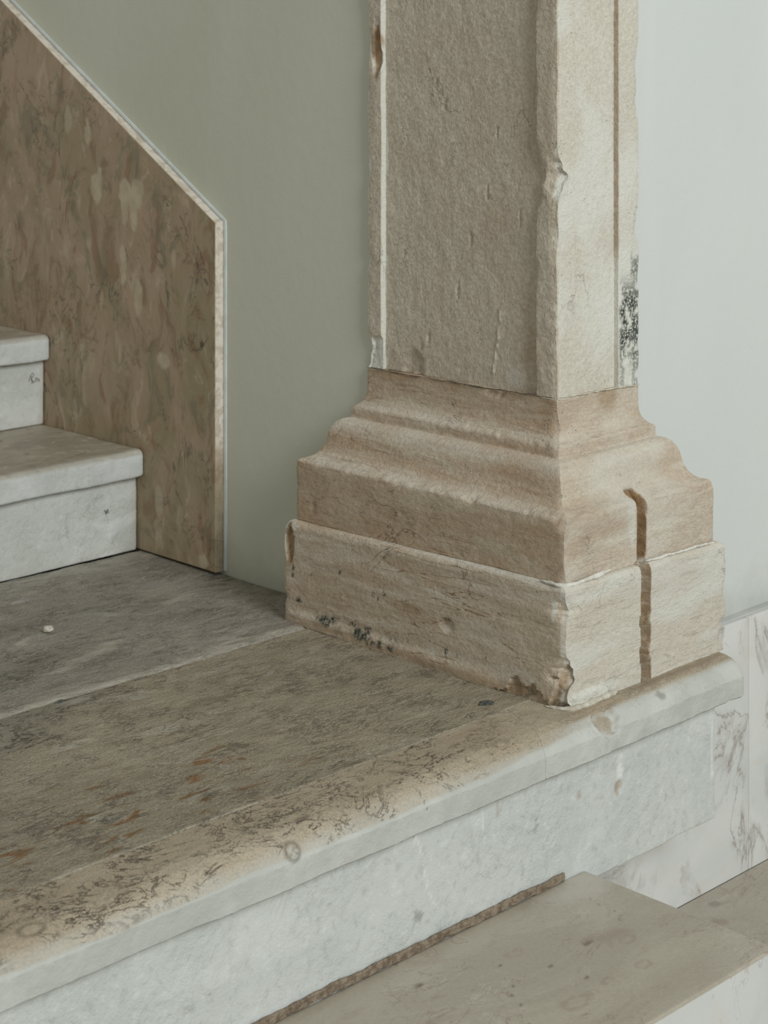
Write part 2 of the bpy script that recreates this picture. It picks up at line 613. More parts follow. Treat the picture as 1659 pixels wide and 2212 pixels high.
def mat_polished():
    """mask R = pale worn corner, G = dark pits, B = brown rings / clouds"""
    g = Mat('polished_beige_stone', .33, .45)
    v = g.vec((.6, 1, 1))
    f = g.noise(5, 5, .6, 1.6, v)
    c = g.mix(g.rng(f, .36, .64), lin(182, 175, 160), lin(171, 163, 148))
    k = g.mul(g.ridge(9, .014, 2.0, 5, v), g.rng(g.noise(6, 3), .46, .6))
    c = g.mix(g.mul(k, .6), c, lin(138, 114, 100))
    k2 = g.mul(g.ridge(26, .012, 2.2, 4, v), g.rng(g.noise(8, 3, .5, 0, g.vec((1, 1, 1), (6, 0, 0))), .48, .6))
    c = g.mix(g.mul(k2, .5), c, lin(146, 132, 118))
    k3 = g.mul(g.ridge(14, .016, 2, 4, g.vec((.6, 1, 1), (8, 3, 1))), g.rng(g.noise(7, 3), .5, .62))
    c = g.mix(g.mul(k3, .45), c, lin(202, 198, 186))
    c = g.mix(g.mul(g.rng(g.noise(13, 5, .6, 1.2, v), .56, .7), .4), c, lin(160, 144, 130))
    c = g.mix(.25, c, g.mix(g.rng(g.noise(180, 4, .65), .35, .65), lin(110, 106, 98), lin(150, 148, 142)), 'OVERLAY')
    sp = g.mul(g.rng(g.voro(28, g.warp(.02, 50), 'F1'), .1, .16, 1, 0), g.rng(g.noise(11, 3), .58, .66))
    c = g.mix(g.mul(sp, .45), c, lin(140, 116, 98))
    c = g.mix(g.mul(g.mask(0), .4), c, lin(196, 194, 184))
    c = g.mix(g.mul(g.mask(2), .6), c, lin(138, 118, 106))
    c = g.mix(g.mul(g.mask(1), .9), c, lin(86, 72, 62))
    # side faces below the top are painted whiter: stronger light, less dirt
    z = g.axis(2)
    return g, c


def mat_step_block(name, ztop):
    g, c = mat_polished()
    g.m.name = name
    nz = g.t.nodes.new('ShaderNodeSeparateXYZ')
    # light on the side faces painted as white, below the dirtier top
    d = g.rng(g.axis(2), ztop - .0065, ztop - .0025, 1, 0)
    f = g.noise(4, 5, .6, 1.0)
    wc = g.mix(g.rng(f, .36, .64), lin(204, 206, 203), lin(194, 198, 195))
    va = g.vec((1, 1, .8), (3, 0, 0), (0, .4, 0))
    wc = g.mix(g.mul(g.rng(g.noise(9, 5, .6, 1), .52, .68), .35), wc, lin(204, 196, 190))
    k = g.mul(g.ridge(7, .012, .8, 7, va, .6), g.rng(g.noise(7, 4, .6), .44, .58))
    wc = g.mix(g.mul(k, .5), wc, lin(146, 136, 132))
    c = g.mix(d, c, wc)
    g.t.nodes.remove(nz)
    return g.done(c, [(g.noise(35, 3), .0003), (g.noise(300, 2), .0001)])


BLOCK_A = mat_step_block('beige_step_block', -.24)
BLOCK_B = mat_step_block('beige_step_block_low', -.471)


def mat_flat(name, a, b, scale=40, rough=.8, bump=.001):
    g = Mat(name, rough, .25)
    c = g.mix(g.rng(g.noise(scale, 5, .65), .36, .64), a, b)
    return g.done(c, [(g.noise(scale * 2.5, 4, .6), bump)])


MORTAR = mat_flat('brown_mortar', lin(150, 136, 118), lin(112, 98, 82), 90, .9, .004)
LIME = mat_flat('pale_lime_mortar', lin(205, 202, 190), lin(180, 172, 156), 80, .9, .003)
WHITEMORTAR = mat_flat('white_lime_mortar', lin(220, 218, 210), lin(200, 196, 184), 90, .9, .002)
CAULK = mat_flat('white_caulk', lin(206, 214, 214), lin(194, 202, 200), 30, .5, .0003)
BED = mat_flat('dark_bedding', lin(110, 104, 92), lin(84, 78, 68), 60, .95, .002)
LEDGE_SHADE = mat_flat('marble_top_edge', lin(188, 190, 186), lin(178, 180, 176), 12, .5, .0003)  # upward ledge face: its duller light put into a greyer colour
GUM = mat_flat('dark_flattened_gum', lin(66, 70, 68), lin(110, 112, 106), 160, .6, .003)
PENCIL = mat_flat('dark_scribble', lin(84, 84, 76), lin(70, 70, 64), 60, .9, .0001)
LOWFLOOR = mat_flat('lower_floor_stone', lin(168, 162, 148), lin(150, 144, 130), 8, .5, .0005)

# ------------------------------------------------------------------ setting
XW, YW = .118, .118             # faces of the two walls either side of the pilaster
wl = box('wall_left', XW, .40, .50, 4.2, -.75, 3.2, WALL_L)
tag(wl, kind='structure')
wr = box('wall_right', .30, 3.6, YW, .49, -1.0, 3.2, WALL_R)
tag(wr, kind='structure')
lf = box('floor', -3.2, 3.6, -3.2, -.02, -.80, -.7015, LOWFLOOR)
lf.name = 'floor_lower'
tag(lf, kind='structure')

# landing: bed with its paving slabs
fl = box('floor', -2.6, .10, .11, 1.70, -.60, -.034, BED)
tag(fl, kind='structure')


def undul(a1=.0016, s1=9, a2=.0006, s2=45, seed=3):
    def f(P):
        n = fbm(P, s1, 3, seed) * a1 + fbm(P, s2, 3, seed + 20) * a2
        Q = P.copy()
        Q[:, 2] += n
        Q[:, 1] += fbm(P, s2, 3, seed + 40) * a2
        return Q
    return f


SEAM = .583


def back_disp(P):
    Q = undul(.0022, 7, .0009, 50)(P)
    m = np.clip(P[:, 2] / .02 + 1, 0, 1)
    # worn lip towards the front joint, and a long low hollow in the middle
    Q[:, 2] -= .003 * np.exp(-((P[:, 1] - SEAM) / .012) ** 2) * (1 + .8 * fbm(P, 20, 3, 8)) * m
    Q[:, 2] -= .004 * np.exp(-((P[:, 1] - .9) / .16) ** 2) * m
    # ragged front edge
    e = np.exp(-((P[:, 1] - SEAM) / .004) ** 2)
    Q[:, 1] += e * .003 * fbm(P, (25, 1, 1), 4, 4)
    return Q


def back_paint(P):
    k = np.zeros((len(P), 3))
    s = P[:, 1] - SEAM
    k[:, 0] = np.exp(-((s - .012 + .006 * fbm(P, (9, 1, 1), 3, 31)) / .009) ** 2) * (.55 + .5 * fbm(P, 22, 3, 6))
    k[:, 0] = np.maximum(k[:, 0], .6 * line(P, [(-.43, .86, 0), (-.37, .885, 0), (-.33, .89, 0)], .006, .01))
    k[:, 0] = np.maximum(k[:, 0], .55 * sm(fbm(P, (7, 24, 4), 4, 71), .45, .8))
    k[:, 0] = np.maximum(k[:, 0], .35 * np.exp(-((P[:, 1] - 1.17) / .02) ** 2) * (.6 + fbm(P, 22, 3, 81)))
    k[:, 1] = .7 * sm(fbm(P, (3, 6, 3), 4, 17), .1, .7) * sm(P[:, 0], .05, -.5)
    k[:, 1] = np.maximum(k[:, 1], .75 * sm(P[:, 0], .055, .11) * sm(P[:, 1], .62, .7) * sm(P[:, 1], 1.15, .9))  # shadow of the pilaster base beside the wall, painted dark
    return k


sb = sweep('paving_slab', rounded(SEAM + .002, 1.197, -.034, 0, .004), 'X', -2.6, XW - .001, .006, PAVE_BACK, fl, back_paint, back_disp, pstep=.006)
tag(sb, 'grey worn back slab of the landing, against the upper steps')

CRACK = [(-.397, .404, 0), (-.375, .33, 0), (-.355, .24, 0), (-.335, .12, 0), (-.327, .068, 0)]


def front_disp(P):
    Q = undul(.0013, 8, .0006, 60, 13)(P)
    c = line(P, CRACK, .0016, .006)
    Q[:, 2] -= .0016 * c
    e = np.exp(-((P[:, 1] - SEAM) / .004) ** 2)
    Q[:, 1] += e * .0025 * fbm(P, (25, 1, 1), 4, 5)
    return Q


def front_paint(P):
    k = np.zeros((len(P), 3))
    k[:, 0] = .6 * line(P, CRACK, .0013, .006)
    k[:, 0] = np.maximum(k[:, 0], .5 * sm(fbm(P, (8, 30, 4), 4, 41), .45, .8) * sm(P[:, 1], .2, .45))
    k[:, 0] = np.maximum(k[:, 0], .3 * np.exp(-((P[:, 1] - .068) / .0016) ** 2))
    k[:, 1] = 1.0 * sm(fbm(P, (3, 5, 3), 4, 23), -.1, .6) * sm(P[:, 0], -.25, -.6) * sm(P[:, 1], .12, .24)
    k[:, 1] = np.maximum(k[:, 1], .9 * line(P, [(-.9, .17, 0), (-.74, .115, 0)], .004, .008))
    k[:, 1] = np.maximum(k[:, 1], .9 * blob(P, (-.735, .165, 0), (.022, .012, .03)))
    k[:, 1] = np.maximum(k[:, 1], .9 * line(P, [(-.905, .135, 0), (-.90, .108, 0)], .004, .002))
    for x, y in ((-.60, .13), (-.44, .20), (-.36, .13), (-.2, .36), (-.70, .2), (-.5, .28)):
        k[:, 1] = np.maximum(k[:, 1], .8 * blob(P, (x, y, 0), (.009, .005, .03), seed=int(100 + x * 50)))
    rr = sm(P[:, 0], -.30, -.6) * sm(P[:, 1], .36, .2)
    k[:, 2] = 1.3 * rr
    for x, y, a, b in ((-.71, .142, .03, .011), (-.612, .128, .025, .006), (-.56, .17, .03, .006), (-.82, .195, .018, .007), (-.87, .12, .02, .006), (-.665, .19, .014, .005), (-.545, .11, .04, .007), (-.14, .31, .03, .006)):
        k[:, 2] = np.maximum(k[:, 2], blob(P, (x, y, 0), (a, b, .03), seed=int(50 + x * 70)))
    return k


sf = sweep('paving_slab', rounded(.067, SEAM - .001, -.034, 0, .002), 'X', -2.6, XW - .001, .004, PAVE_FRONT, fl, front_paint, front_disp, pstep=.004)
tag(sf, 'brown fossil-flecked front slab of the landing, beside the pilaster foot')

# ------------------------------------------------------------------ landing edge step
st = thing('landing_edge_step', (-.6, .02, -.26), 'long landing edge with worn tan rounded nosing over a rough pale riser', 'step')

NF, NB = -.057, .066
nos_prof = [(NF, -.060), (NF + .004, -.0635), (NB, -.064), (NB, -.001), (NB - .001, 0), (-.004, 0), (-.020, -.0012), (-.033, -.0050), (-.044, -.0115), (-.0515, -.019), (-.0545, -.0245), (NF, -.028)]


def nos_paint(P):
    k = np.zeros((len(P), 3))
    right = sm(P[:, 0], -.30, .02)
    lim = -.0245 + .010 * right + .003 * fbm(P, (12, 12, 12), 3, 12)
    k[:, 0] = sm(P[:, 2], lim + .004 + .004 * right, lim - .001)
    # to the right the front edge is scrubbed pale much higher up
    k[:, 0] = np.maximum(k[:, 0], sm(P[:, 0], -.13, .05) * sm(P[:, 1], -.028, -.04))
    k[:, 0] = np.maximum(k[:, 0], .35 * sm(fbm(P, 9, 3, 61), .3, .7) * sm(P[:, 2], 0, -.015))
    k[:, 0] = np.maximum(k[:, 0], (.42 + .3 * fbm(P, 28, 4, 62)) * sm(P[:, 2], -.006 + .005 * fbm(P, 12, 3, 63), -.019))
    ring = blob(P, (-.603, -.047, -.019), (.014, .02, .012), .2, .1) - blob(P, (-.603, -.047, -.019), (.009, .013, .008), .2, .1)
    ring2 = blob(P, (-.985, -.02, -.004), (.02, .012, .02), .2, .1) - blob(P, (-.985, -.02, -.004), (.014, .008, .012), .2, .1)
    k[:, 1] = .8 * np.maximum(ring, ring2)
    k[:, 1] = np.maximum(k[:, 1], .8 * blob(P, (-.553, -.012, -.002), (.013, .006, .01)))
    k[:, 1] = np.maximum(k[:, 1], .8 * line(P, [(-.365, -.03, 0), (-.36, -.045, -.012), (-.36, -.055, -.03)], .0015, .004))
    # scuffed brown band hugging the foot of the pilaster
    gr = np.exp(-((P[:, 1] + .014 + .004 * fbm(P, (20, 1, 1), 3, 3)) / .010) ** 2) * sm(P[:, 0], .10, .17) * sm(P[:, 0], .44, .36)
    k[:, 2] = np.maximum(.45 * sm(fbm(P, (6, 12, 6), 4, 19), .15, .7), gr * 1.0)
    k[:, 1] = np.maximum(k[:, 1], .35 * gr)
    k[:, 1] = np.maximum(k[:, 1], .6 * blob(P, (.191, -.043, -.012), (.010, .008, .008), .3, .3))
    k[:, 2] = np.maximum(k[:, 2], .8 * blob(P, (.035, -.030, -.004), (.05, .020, .02), .3, .4))
    d = np.maximum(blob(P, (.05, -.045, -.012), (.024, .014, .02), .3, .4), 0)
    k[:, 2] = np.maximum(k[:, 2], .6 * d)
    k[:, 0] *= 1 - .8 * d
    return k


def nos_disp(P):
    Q = P.copy()
    n = fbm(P, 10, 3, 2) * .0012 + fbm(P, 60, 3, 22) * .0005
    front = sm(P[:, 1], .03, -.03)
    Q[:, 2] += n * .8
    Q[:, 1] += n * 1.2 * front
    # tiny arris where the front is dressed
    # broken notch below the pilaster corner
    d = blob(P, (.05, -.05, -.008), (.028, .024, .024), .25, .35)
    Q[:, 1] += .008 * d
    Q[:, 2] -= .005 * d
    # ragged bottom lip to the right
    lip = np.exp(-((P[:, 2] + .062) / .004) ** 2) * sm(P[:, 0], .0, .06) * front
    Q[:, 2] += lip * .0022 * fbm(P, (22, 1, 1), 3, 6)
    return Q


cs = {1, 2, 3}


def nosing(name, xa, xb, skew_lo, skew_hi, label):
    pr = resample(nos_prof, .0032, coarse=cs)
    n = int((xb - xa) / .0032)
    t = np.linspace(0, 1, n)
    R = np.zeros((n, len(pr), 3))
    sk = (np.clip(pr[:, 0], NF, NB) - 0.0) * .42
    for k in range(n):
        a = xa + (sk if skew_lo else 0)
        b = xb + (sk if skew_hi else 0)
        x = a + (b - a) * t[k]
        ins = .0009 if k in (0, n - 1) else 0
        mid = (pr.max(0) + pr.min(0)) / 2
        q = mid + (pr - mid) * (1 - ins / ((pr.max(0) - pr.min(0)) / 2))
        if not skew_hi and xb > .3:
            # far end is worn round
            u = max(0, (t[k] - 1) * (xb - xa) / .016 + 1)
            q = mid + (q - mid) * (1 - .09 * u ** 2.5)
        R[k, :, 0] = x
        R[k, :, 1] = q[:, 0]
        R[k, :, 2] = q[:, 1]
    o = tube(name, R[::-1], NOSING, st, nos_paint, nos_disp)
    tag(o, label)
    return o


nosing('nosing_stone', -2.6, -.0811, False, True, 'long tan crackled nosing stone')
nosing('nosing_stone', -.0808, .412, True, False, 'short pale nosing stone carrying the pilaster')
# the ledge the pilaster stands on, behind the nosing
box('bearing_block', XW + .002, .395, NB + .001, .0905, -.2620, -.002, LIME, st)

RY = -.030


def ris_paint(P):
    k = np.zeros((len(P), 3))
    z = (0, .006)
    k[:, 0] = .8 * blob(P, (.106, RY, -.112), (.006, .01, .026), .4, .6) + .25 * sm(fbm(P, (6, 6, 12), 4, 33), .3, .9)
    k[:, 2] = .9 * blob(P, (.103, RY, -.138), (.009, .01, .010), .3, .5)
    k[:, 2] += .6 * blob(P, (.003, RY, -.121), (.005, .01, .006)) + .5 * blob(P, (-.183, RY, -.087), (.003, .01, .012))
    k[:, 1] = .5 * blob(P, (-.095, RY, -.133), (.006, .01, .007)) - .5 * blob(P, (-.094, RY, -.133), (.004, .01, .005))
    k[:, 1] = np.maximum(k[:, 1], .8 * blob(P, (-.357, RY, -.076), (.0016, .01, .006)))
    k[:, 1] = np.maximum(k[:, 1], .45 * blob(P, (-.348, RY, -.192), (.008, .01, .006), .5, 1.2))
    k[:, 1] = np.maximum(k[:, 1], .35 * blob(P, (-.10, RY, -.144), (.003, .01, .006)))
    k[:, 0] = np.maximum(k[:, 0], .8 * line(P, [(-.358, RY, -.065), (-.335, RY, -.13), (-.33, RY, -.16), (-.291, RY, -.235)], .0022, .004))
    k[:, 0] = np.maximum(k[:, 0], .5 * line(P, [(-.218, RY, -.06), (-.212, RY, -.13)], .0025, .002))
    k[:, 0] = np.maximum(k[:, 0], .7 * line(P, [(.352, RY, -.10), (.354, RY, -.19)], .003, .002))
    k[:, 1] = np.maximum(k[:, 1], .6 * line(P, [(.351, RY, -.115), (.350, RY, -.15)], .0009, .001))
    return k


def ris_disp(P):
    Q = P.copy()
    fr = sm(P[:, 1], RY + .02, RY + .004)
    Q[:, 1] += fr * (fbm(P, 9, 3, 52) * .0014 + fbm(P, 45, 4, 53) * .0010)
    Q[:, 1] += fr * .0016 * line(P, [(-.358, RY, -.065), (-.335, RY, -.13), (-.33, RY, -.16), (-.291, RY, -.235)], .0025, .004)
    Q[:, 1] += fr * .0035 * blob(P, (.103, RY, -.138), (.008, .01, .009))
    lo = np.exp(-((P[:, 2] + .262) / .006) ** 2)
    Q[:, 2] += lo * .003 * fbm(P, (24, 4, 4), 3, 55)
    return Q


ri = sweep('riser_stone', rounded(RY, .088, -.262, -.0645, .003), 'X', -2.0, .361, .0045, RISER, st, ris_paint, ris_disp, pstep=.0045)
tag(ri, 'rough pale grey riser')


def mort_disp(P):
    Q = P.copy()
    Q[:, 1] += fbm(P, 60, 4, 61) * .002 - .0012
    Q[:, 2] += fbm(P, (30, 30, 10), 3, 62) * .0018
    return Q


mo = sweep('mortar_strip', rounded(RY - .0045, RY + .0, -.2392, -.2265, .0016), 'X', -2.0, -.034, .004, MORTAR, st, None, mort_disp, pstep=.003)
tag(mo, 'rough brown mortar strip along the foot of the riser')

# ------------------------------------------------------------------ steps of the upper flight (left)
def tread_paint(zt, y0):
    def f(P):
        k = np.zeros((len(P), 3))
        k[:, 0] = sm(P[:, 2], zt - .004 + .004 * fbm(P, 12, 3, 7), zt - .013)
        k[:, 0] = np.maximum(k[:, 0], .5 * sm(P[:, 1], y0 + .024, y0 + .004) * (.6 + .3 * fbm(P, 14, 3, 8)))
        k[:, 0] = np.maximum(k[:, 0], .6 * sm(P[:, 0], .080, .092) * sm(P[:, 1], y0 + .04, y0))
        k[:, 1] = .6 * sm(fbm(P, 30, 3, 9), .5, .8) * sm(P[:, 1], y0 + .08, y0 + .02) * sm(P[:, 2], zt - .03, zt - .01)
        return k
    return f


def srise_paint(zt, y0):
    def f(P):
        k = np.zeros((len(P), 3))
        k[:, 0] = .6 * sm(fbm(P, (10, 10, 20), 4, 43), .15, .7)
        k[:, 2] = .35 * sm(P[:, 0], .075, .092) + .18 * sm(P[:, 2], zt + .03, zt - .0) * (1 + fbm(P, 12, 3, 3))
        return k
    return f


def scribble(parent, strokes, y, r=.0006):
    for st_ in strokes:
        q = np.array([(x, y, z) for x, z in st_])
        R = np.zeros((len(q), 6, 3))
        for i in range(len(q)):
            d = q[min(i + 1, len(q) - 1)] - q[max(i - 1, 0)]
            d /= np.linalg.norm(d)
            u = np.cross(d, (0, 1, 0))
            for k in range(6):
                an = math.pi * k / 3
                R[i, k] = q[i] + r * (u * math.cos(an) + np.array((0, 1, 0)) * math.sin(an))
        tube('pencil_mark', R, PENCIL, parent, sharp=0)


def upper_step(y0, z0, z1, label, seed):
    s = thing('stair_step', (-.6, y0 + .15, z0), label, 'step')
    d = undul(.0012, 8, .0005, 45, seed)

    def dd(P):
        Q = d(P)
        lip = np.exp(-((P[:, 1] - y0 + .022) / .01) ** 2)
        Q[:, 1] += lip * .0016 * fbm(P, (14, 3, 14), 3, seed + 3)
        Q[:, 2] += np.exp(-((P[:, 2] - (z1 - .056)) / .004) ** 2) * .0016 * fbm(P, (20, 2, 2), 3, seed + 5)
        return Q
    t = sweep('tread', rounded(y0 - .022, y0 + .345, z1 - .055, z1, .005, .013), 'X', -2.4, .0935, .006, TREAD, s, tread_paint(z1, y0 - .022), dd, endr=.005, pstep=.005)
    tag(t, 'thick tread with trodden grey top and pale rounded front')

    def rd(P):
        Q = P.copy()
        fr = sm(P[:, 1], y0 + .02, y0 + .003)
        Q[:, 1] += fr * (fbm(P, 8, 3, seed) * .002 + fbm(P, 40, 4, seed + 1) * .0012)
        return Q
    r = sweep('riser', rounded(y0, y0 + .30, z0 + .0005, z1 - .0565, .003), 'X', -2.4, .0925, .006, STEP_RISER, s, srise_paint(z0, y0), rd, endr=.003, pstep=.005)
    tag(r, 'chalky white riser')
    return s, r


s1, r1 = upper_step(1.200, 0.0, .208, 'lower white-faced step at left, rising straight from the landing beside the brown marble panel', 31)
s2, r2 = upper_step(1.532, .2085, .405, 'upper white-faced step at left edge with a small scribble on its riser', 47)
s3, r3 = upper_step(1.864, .4055, .602, 'third white-faced step of the left flight, next above the scribbled one', 57)
scribble(r2, [[(.053, .306), (.057, .318), (.062, .324), (.066, .320), (.063, .314), (.057, .311), (.064, .306), (.067, .302)],
              [(.070, .303), (.071, .311), (.074, .312), (.076, .304)], [(.0775, .309), (.079, .309), (.0805, .303)], [(.059, .318), (.062, .301)]], 1.5295)
scribble(r1, [[(.010, .097), (.013, .092), (.017, .089)], [(.018, .097), (.014, .092), (.013, .088)], [(.018, .096), (.019, .090)]], 1.1975)

# ------------------------------------------------------------------ marble panel on the left wall (raked)
def raked_panel():
    x0, x1 = .0945, XW - .0005          # face, back
    out = [(.953, .003), (2.05, .003), (2.05, 1.335 + .02), (.953, .683)]   # (y, z) ; slope follows the flight
    # top edge passes (.955,.683) and (1.70,1.117)
    out = [(.953, .003), (2.45, .003), (2.45, .683 + (2.45 - .953) * .597), (.953, .683)]
    # grid over the face (y, z)
    step = .0045
    ys = np.arange(.953, 2.4501, step)
    nz = 270
    N = len(ys)
    ztop = .683 + (ys - .953) * .597
    V = []
    def ring(x, inset):
        rows = []
        for i, y in enumerate(ys):
            yy = np.clip(y, .953 + inset, 2.45 - inset)
            zt = .683 + (yy - .953) * .597 - inset * 1.1
            zz = np.linspace(.003 + inset, zt, nz)
            rows.append(np.stack([np.full(nz, x), np.full(nz, yy), zz], 1))
        return np.array(rows)
    front = ring(x0, .0012)
    P = front.reshape(-1, 3)
    faces = []
    idx = np.arange(N * nz).reshape(N, nz)
    a = idx[:-1, :-1].ravel(); b = idx[1:, :-1].ravel(); c = idx[1:, 1:].ravel(); d = idx[:-1, 1:].ravel()
    F = [tuple(t) for t in np.stack([a, b, c, d], 1).tolist()]
    # border loop
    loop = list(idx[:, 0]) + list(idx[-1, 1:]) + list(idx[:-1, -1][::-1]) + list(idx[0, 1:-1][::-1])
    L = len(loop)
    verts = [tuple(p) for p in P.tolist()]
    cy, cz = 1.5, .5
    cur = loop
    for x, grow in ((x0 + .0012, .0012), (x1, .0012)):
        base = len(verts)
        for v in loop:
            y, z = P[v, 1], P[v, 2]
            ny = -grow if y < .96 else (grow if y > 2.44 else 0)
            nz_ = grow * 1.1 if z > .683 - .01 + (y - .953) * .597 - .006 else (-grow if z < .01 else 0)
            verts.append((x, y + ny, z + nz_))
        for k in range(L):
            k2 = (k + 1) % L
            F.append((cur[k], base + k, base + k2, cur[k2]))
        cur = list(range(base, base + L))
    F.append(tuple(cur))
    me = bpy.data.meshes.new('marble_panel')
    me.from_pydata(verts, [], F)
    me.update()
    Pn = np.array(verts)
    at = me.color_attributes.new('mask', 'FLOAT_COLOR', 'POINT')
    k = np.zeros((len(Pn), 4)); k[:, 3] = 1
    X = .095
    pale = [((1.373, .842), (.010, .030), .0), ((1.34, .735), (.020, .036), .0), ((1.245, .722), (.020, .030), .0), ((1.208, .722), (.030, .030), .0), ((1.214, .684), (.012, .034), 0),
            ((1.114, .395), (.024, .016), .5), ((1.249, .58), (.012, .040), .2), ((1.198, .518), (.014, .034), .3), ((1.36, .366), (.014, .020), .3), ((1.245, .69), (.011, .03), .0), ((.99, .017), (.014, .014), 0),
            ((1.52, .53), (.008, .03), .1)]
    for n_, ((y, z), (ry, rz), _) in enumerate(pale):
        k[:, 0] = np.maximum(k[:, 0], (.95 if n_ not in (8, 11) else .45) * blob(Pn, (X, y, z), (.02, ry * .92, rz), .10, .38, 60 + n_))
    cr = [[(X, 1.114, .60), (X, 1.10, .50), (X, 1.085, .42), (X, 1.10, .41)], [(X, 1.47, .60), (X, 1.44, .53), (X, 1.40, .51), (X, 1.36, .47)],
          [(X, 1.12, .33), (X, 1.10, .22), (X, 1.08, .17), (X, 1.06, .12)], [(X, 1.02, .665), (X, 1.008, .63), (X, .99, .60)], [(X, 1.06, .69), (X, 1.03, .645), (X, 1.0, .58)],
          [(X, 1.24, .62), (X, 1.23, .58), (X, 1.225, .55)], [(X, 1.0, .12), (X, .99, .06), (X, .985, .04)], [(X, 1.2, .2), (X, 1.19, .14), (X, 1.14, .09)]]
    for c_ in cr:
        k[:, 1] = np.maximum(k[:, 1], .75 * line(Pn, c_, .0022, .010, ws=30))
    k[:, 1] = np.maximum(k[:, 1], .9 * blob(Pn, (X, .994, .442), (.02, .006, .007)))
    edge = (Pn[:, 0] > x0 + .0005)
    k[:, 2] = edge
    at.data.foreach_set('color', k.ravel())
    me.materials.append(BROWN)
    me.polygons.foreach_set('use_smooth', np.zeros(len(F), bool))
    o = bpy.data.objects.new('marble_panel', me)
    link(o)
    tag(o, 'tall brown veined marble panel with slanting top, on the left wall beside the steps', 'wall panel')
    return o


mp = raked_panel()


def strip(name, pts, wy, mat, parent, x0, x1):
    """thin prism following pts (y, z) on the wall, between x0 and x1, width wy outward"""
    pts = [np.array(p, float) for p in pts]
    V, F = [], []
    n = len(pts)
    nrm = []
    for i in range(n):
        ds = []
        if i > 0:
            ds.append((pts[i] - pts[i - 1]) / np.linalg.norm(pts[i] - pts[i - 1]))
        if i < n - 1:
            ds.append((pts[i + 1] - pts[i]) / np.linalg.norm(pts[i + 1] - pts[i]))
        d = sum(ds); d /= np.linalg.norm(d)
        nrm.append(np.array([-d[1], d[0]]))
    for p, q in zip(pts, nrm):
        o_ = p + q * wy
        V += [(x0, *p), (x0 + .0008, *o_), (x1, *o_), (x1, *p)]
    for i in range(n - 1):
        for k in range(4):
            a, b = i * 4 + k, i * 4 + (k + 1) % 4
            F.append((a, b, b + 4, a + 4))
    F += [(3, 2, 1, 0), tuple((n - 1) * 4 + k for k in range(4))]
    me = bpy.data.meshes.new(name)
    me.from_pydata(V, [], F)
    me.materials.append(mat)
    return link(bpy.data.objects.new(name, me), parent)


strip('caulk_line', [(.9515, .004), (.9515, .66), (.9518, .684), (1.2, .8325), (1.8, 1.191), (2.4, 1.55)], .0055, CAULK, mp, .1145, XW)
mp.children[0]['label'] = 'thin white caulk line around the slab edge'

# ------------------------------------------------------------------ marble skirting right of the pilaster
PZ = -.013


def rpanel(xa, xb, label):
    p = sweep('marble_skirting', rounded(.092, YW - .0005, -.4712, PZ, .0012), 'X', xa, xb, .04, WHITE, None, endr=.001, pstep=.04)
    tag(p, label, 'skirting')
    return p


rpanel(.104, .6372, 'pale veined marble skirting slab directly right of the pilaster foot, behind the landing edge')
rpanel(.6378, 1.9, 'pale pink-veined marble skirting slab at the right edge of the photo, next slab after the joint')
tr = sweep('trim_1', rounded(.100, YW + .004, PZ + .0002, PZ + .0035, .0008), 'X', .303, 1.9, .05, LEDGE_SHADE, None, endr=.001, pstep=.02)
tag(tr, kind='structure')

# ------------------------------------------------------------------ polished blocks, bottom right
def blk_paint(P):
    k = np.zeros((len(P), 3))
    z = -.24
    k[:, 0] = .9 * blob(P, (-.03, -.06, z), (.07, .035, .02), .5, .4)
    k[:, 1] = .8 * blob(P, (-.165, -.183, z), (.008, .005, .02), .3, .6)
    for x, y, a in ((-.418, -.098, .004), (-.30, -.14, .003), (-.35, -.205, .0025), (-.36, -.23, .002), (-.25, -.19, .003), (-.24, -.245, .0028), (-.33, -.19, .002), (-.5, -.2, .003), (-.39, -.27, .002)):
        k[:, 1] = np.maximum(k[:, 1], .9 * blob(P, (x, y, z), (a * 1.3, a, .02), .3, .5, int(90 + x * 100)))
    for x, y, a, b in ((-.30, -.275, .028, .015), (-.156, -.275, .014, .010), (-.115, -.215, .017, .010), (-.226, -.27, .012, .008), (-.26, -.13, .018, .010)):
        r = blob(P, (x, y, z), (a, b, .02), .2, .25) - .9 * blob(P, (x, y, z), (a * .62, b * .6, .02), .25, .25)
        k[:, 2] = np.maximum(k[:, 2], .7 * r)
    k[:, 2] = np.maximum(k[:, 2], .75 * blob(P, (-.12, -.195, z), (.028, .014, .02), .7, .5))
    k[:, 2] = np.maximum(k[:, 2], .6 * blob(P, (-.155, -.178, z), (.014, .009, .02), .4, .5))
    k[:, 1] = np.maximum(k[:, 1], .55 * line(P, [(-.06, -.075, z), (-.05, -.11, z), (-.06, -.15, z), (-.085, -.175, z)], .0014, .01, ws=60))
    k[:, 2] = np.maximum(k[:, 2], .6 * line(P, [(-.20, -.155, z), (-.19, -.21, z), (-.24, -.235, z)], .0014, .008, ws=50))
    return k


ba = sweep('stair_block', rounded(-.376, RY - .0015, -.70, -.24, .003), 'X', -1.6, .0155, .005, BLOCK_A, None, blk_paint, None, endr=.003, pstep=.005)
tag(ba, 'large polished beige stone step block in the bottom right foreground, front face white', 'step')


def blk2_paint(P):
    k = np.zeros((len(P), 3))
    z = -.471
    k[:, 1] = .35 * blob(P, (.48, .076 - .02, z), (.014, .009, .02), .2, .1)
    k[:, 2] = .9 * blob(P, (.43, .012, z), (.012, .014, .02), .3, .3)
    return k


bb = sweep('stair_block', rounded(-.376, .0917, -.7005, -.471, .001, .003), 'X', .0175, 1.9, .008, BLOCK_B, None, blk2_paint, None, endr=.003, pstep=.006)
tag(bb, 'lower polished beige step block behind the foreground one, running along the marble skirting', 'step')

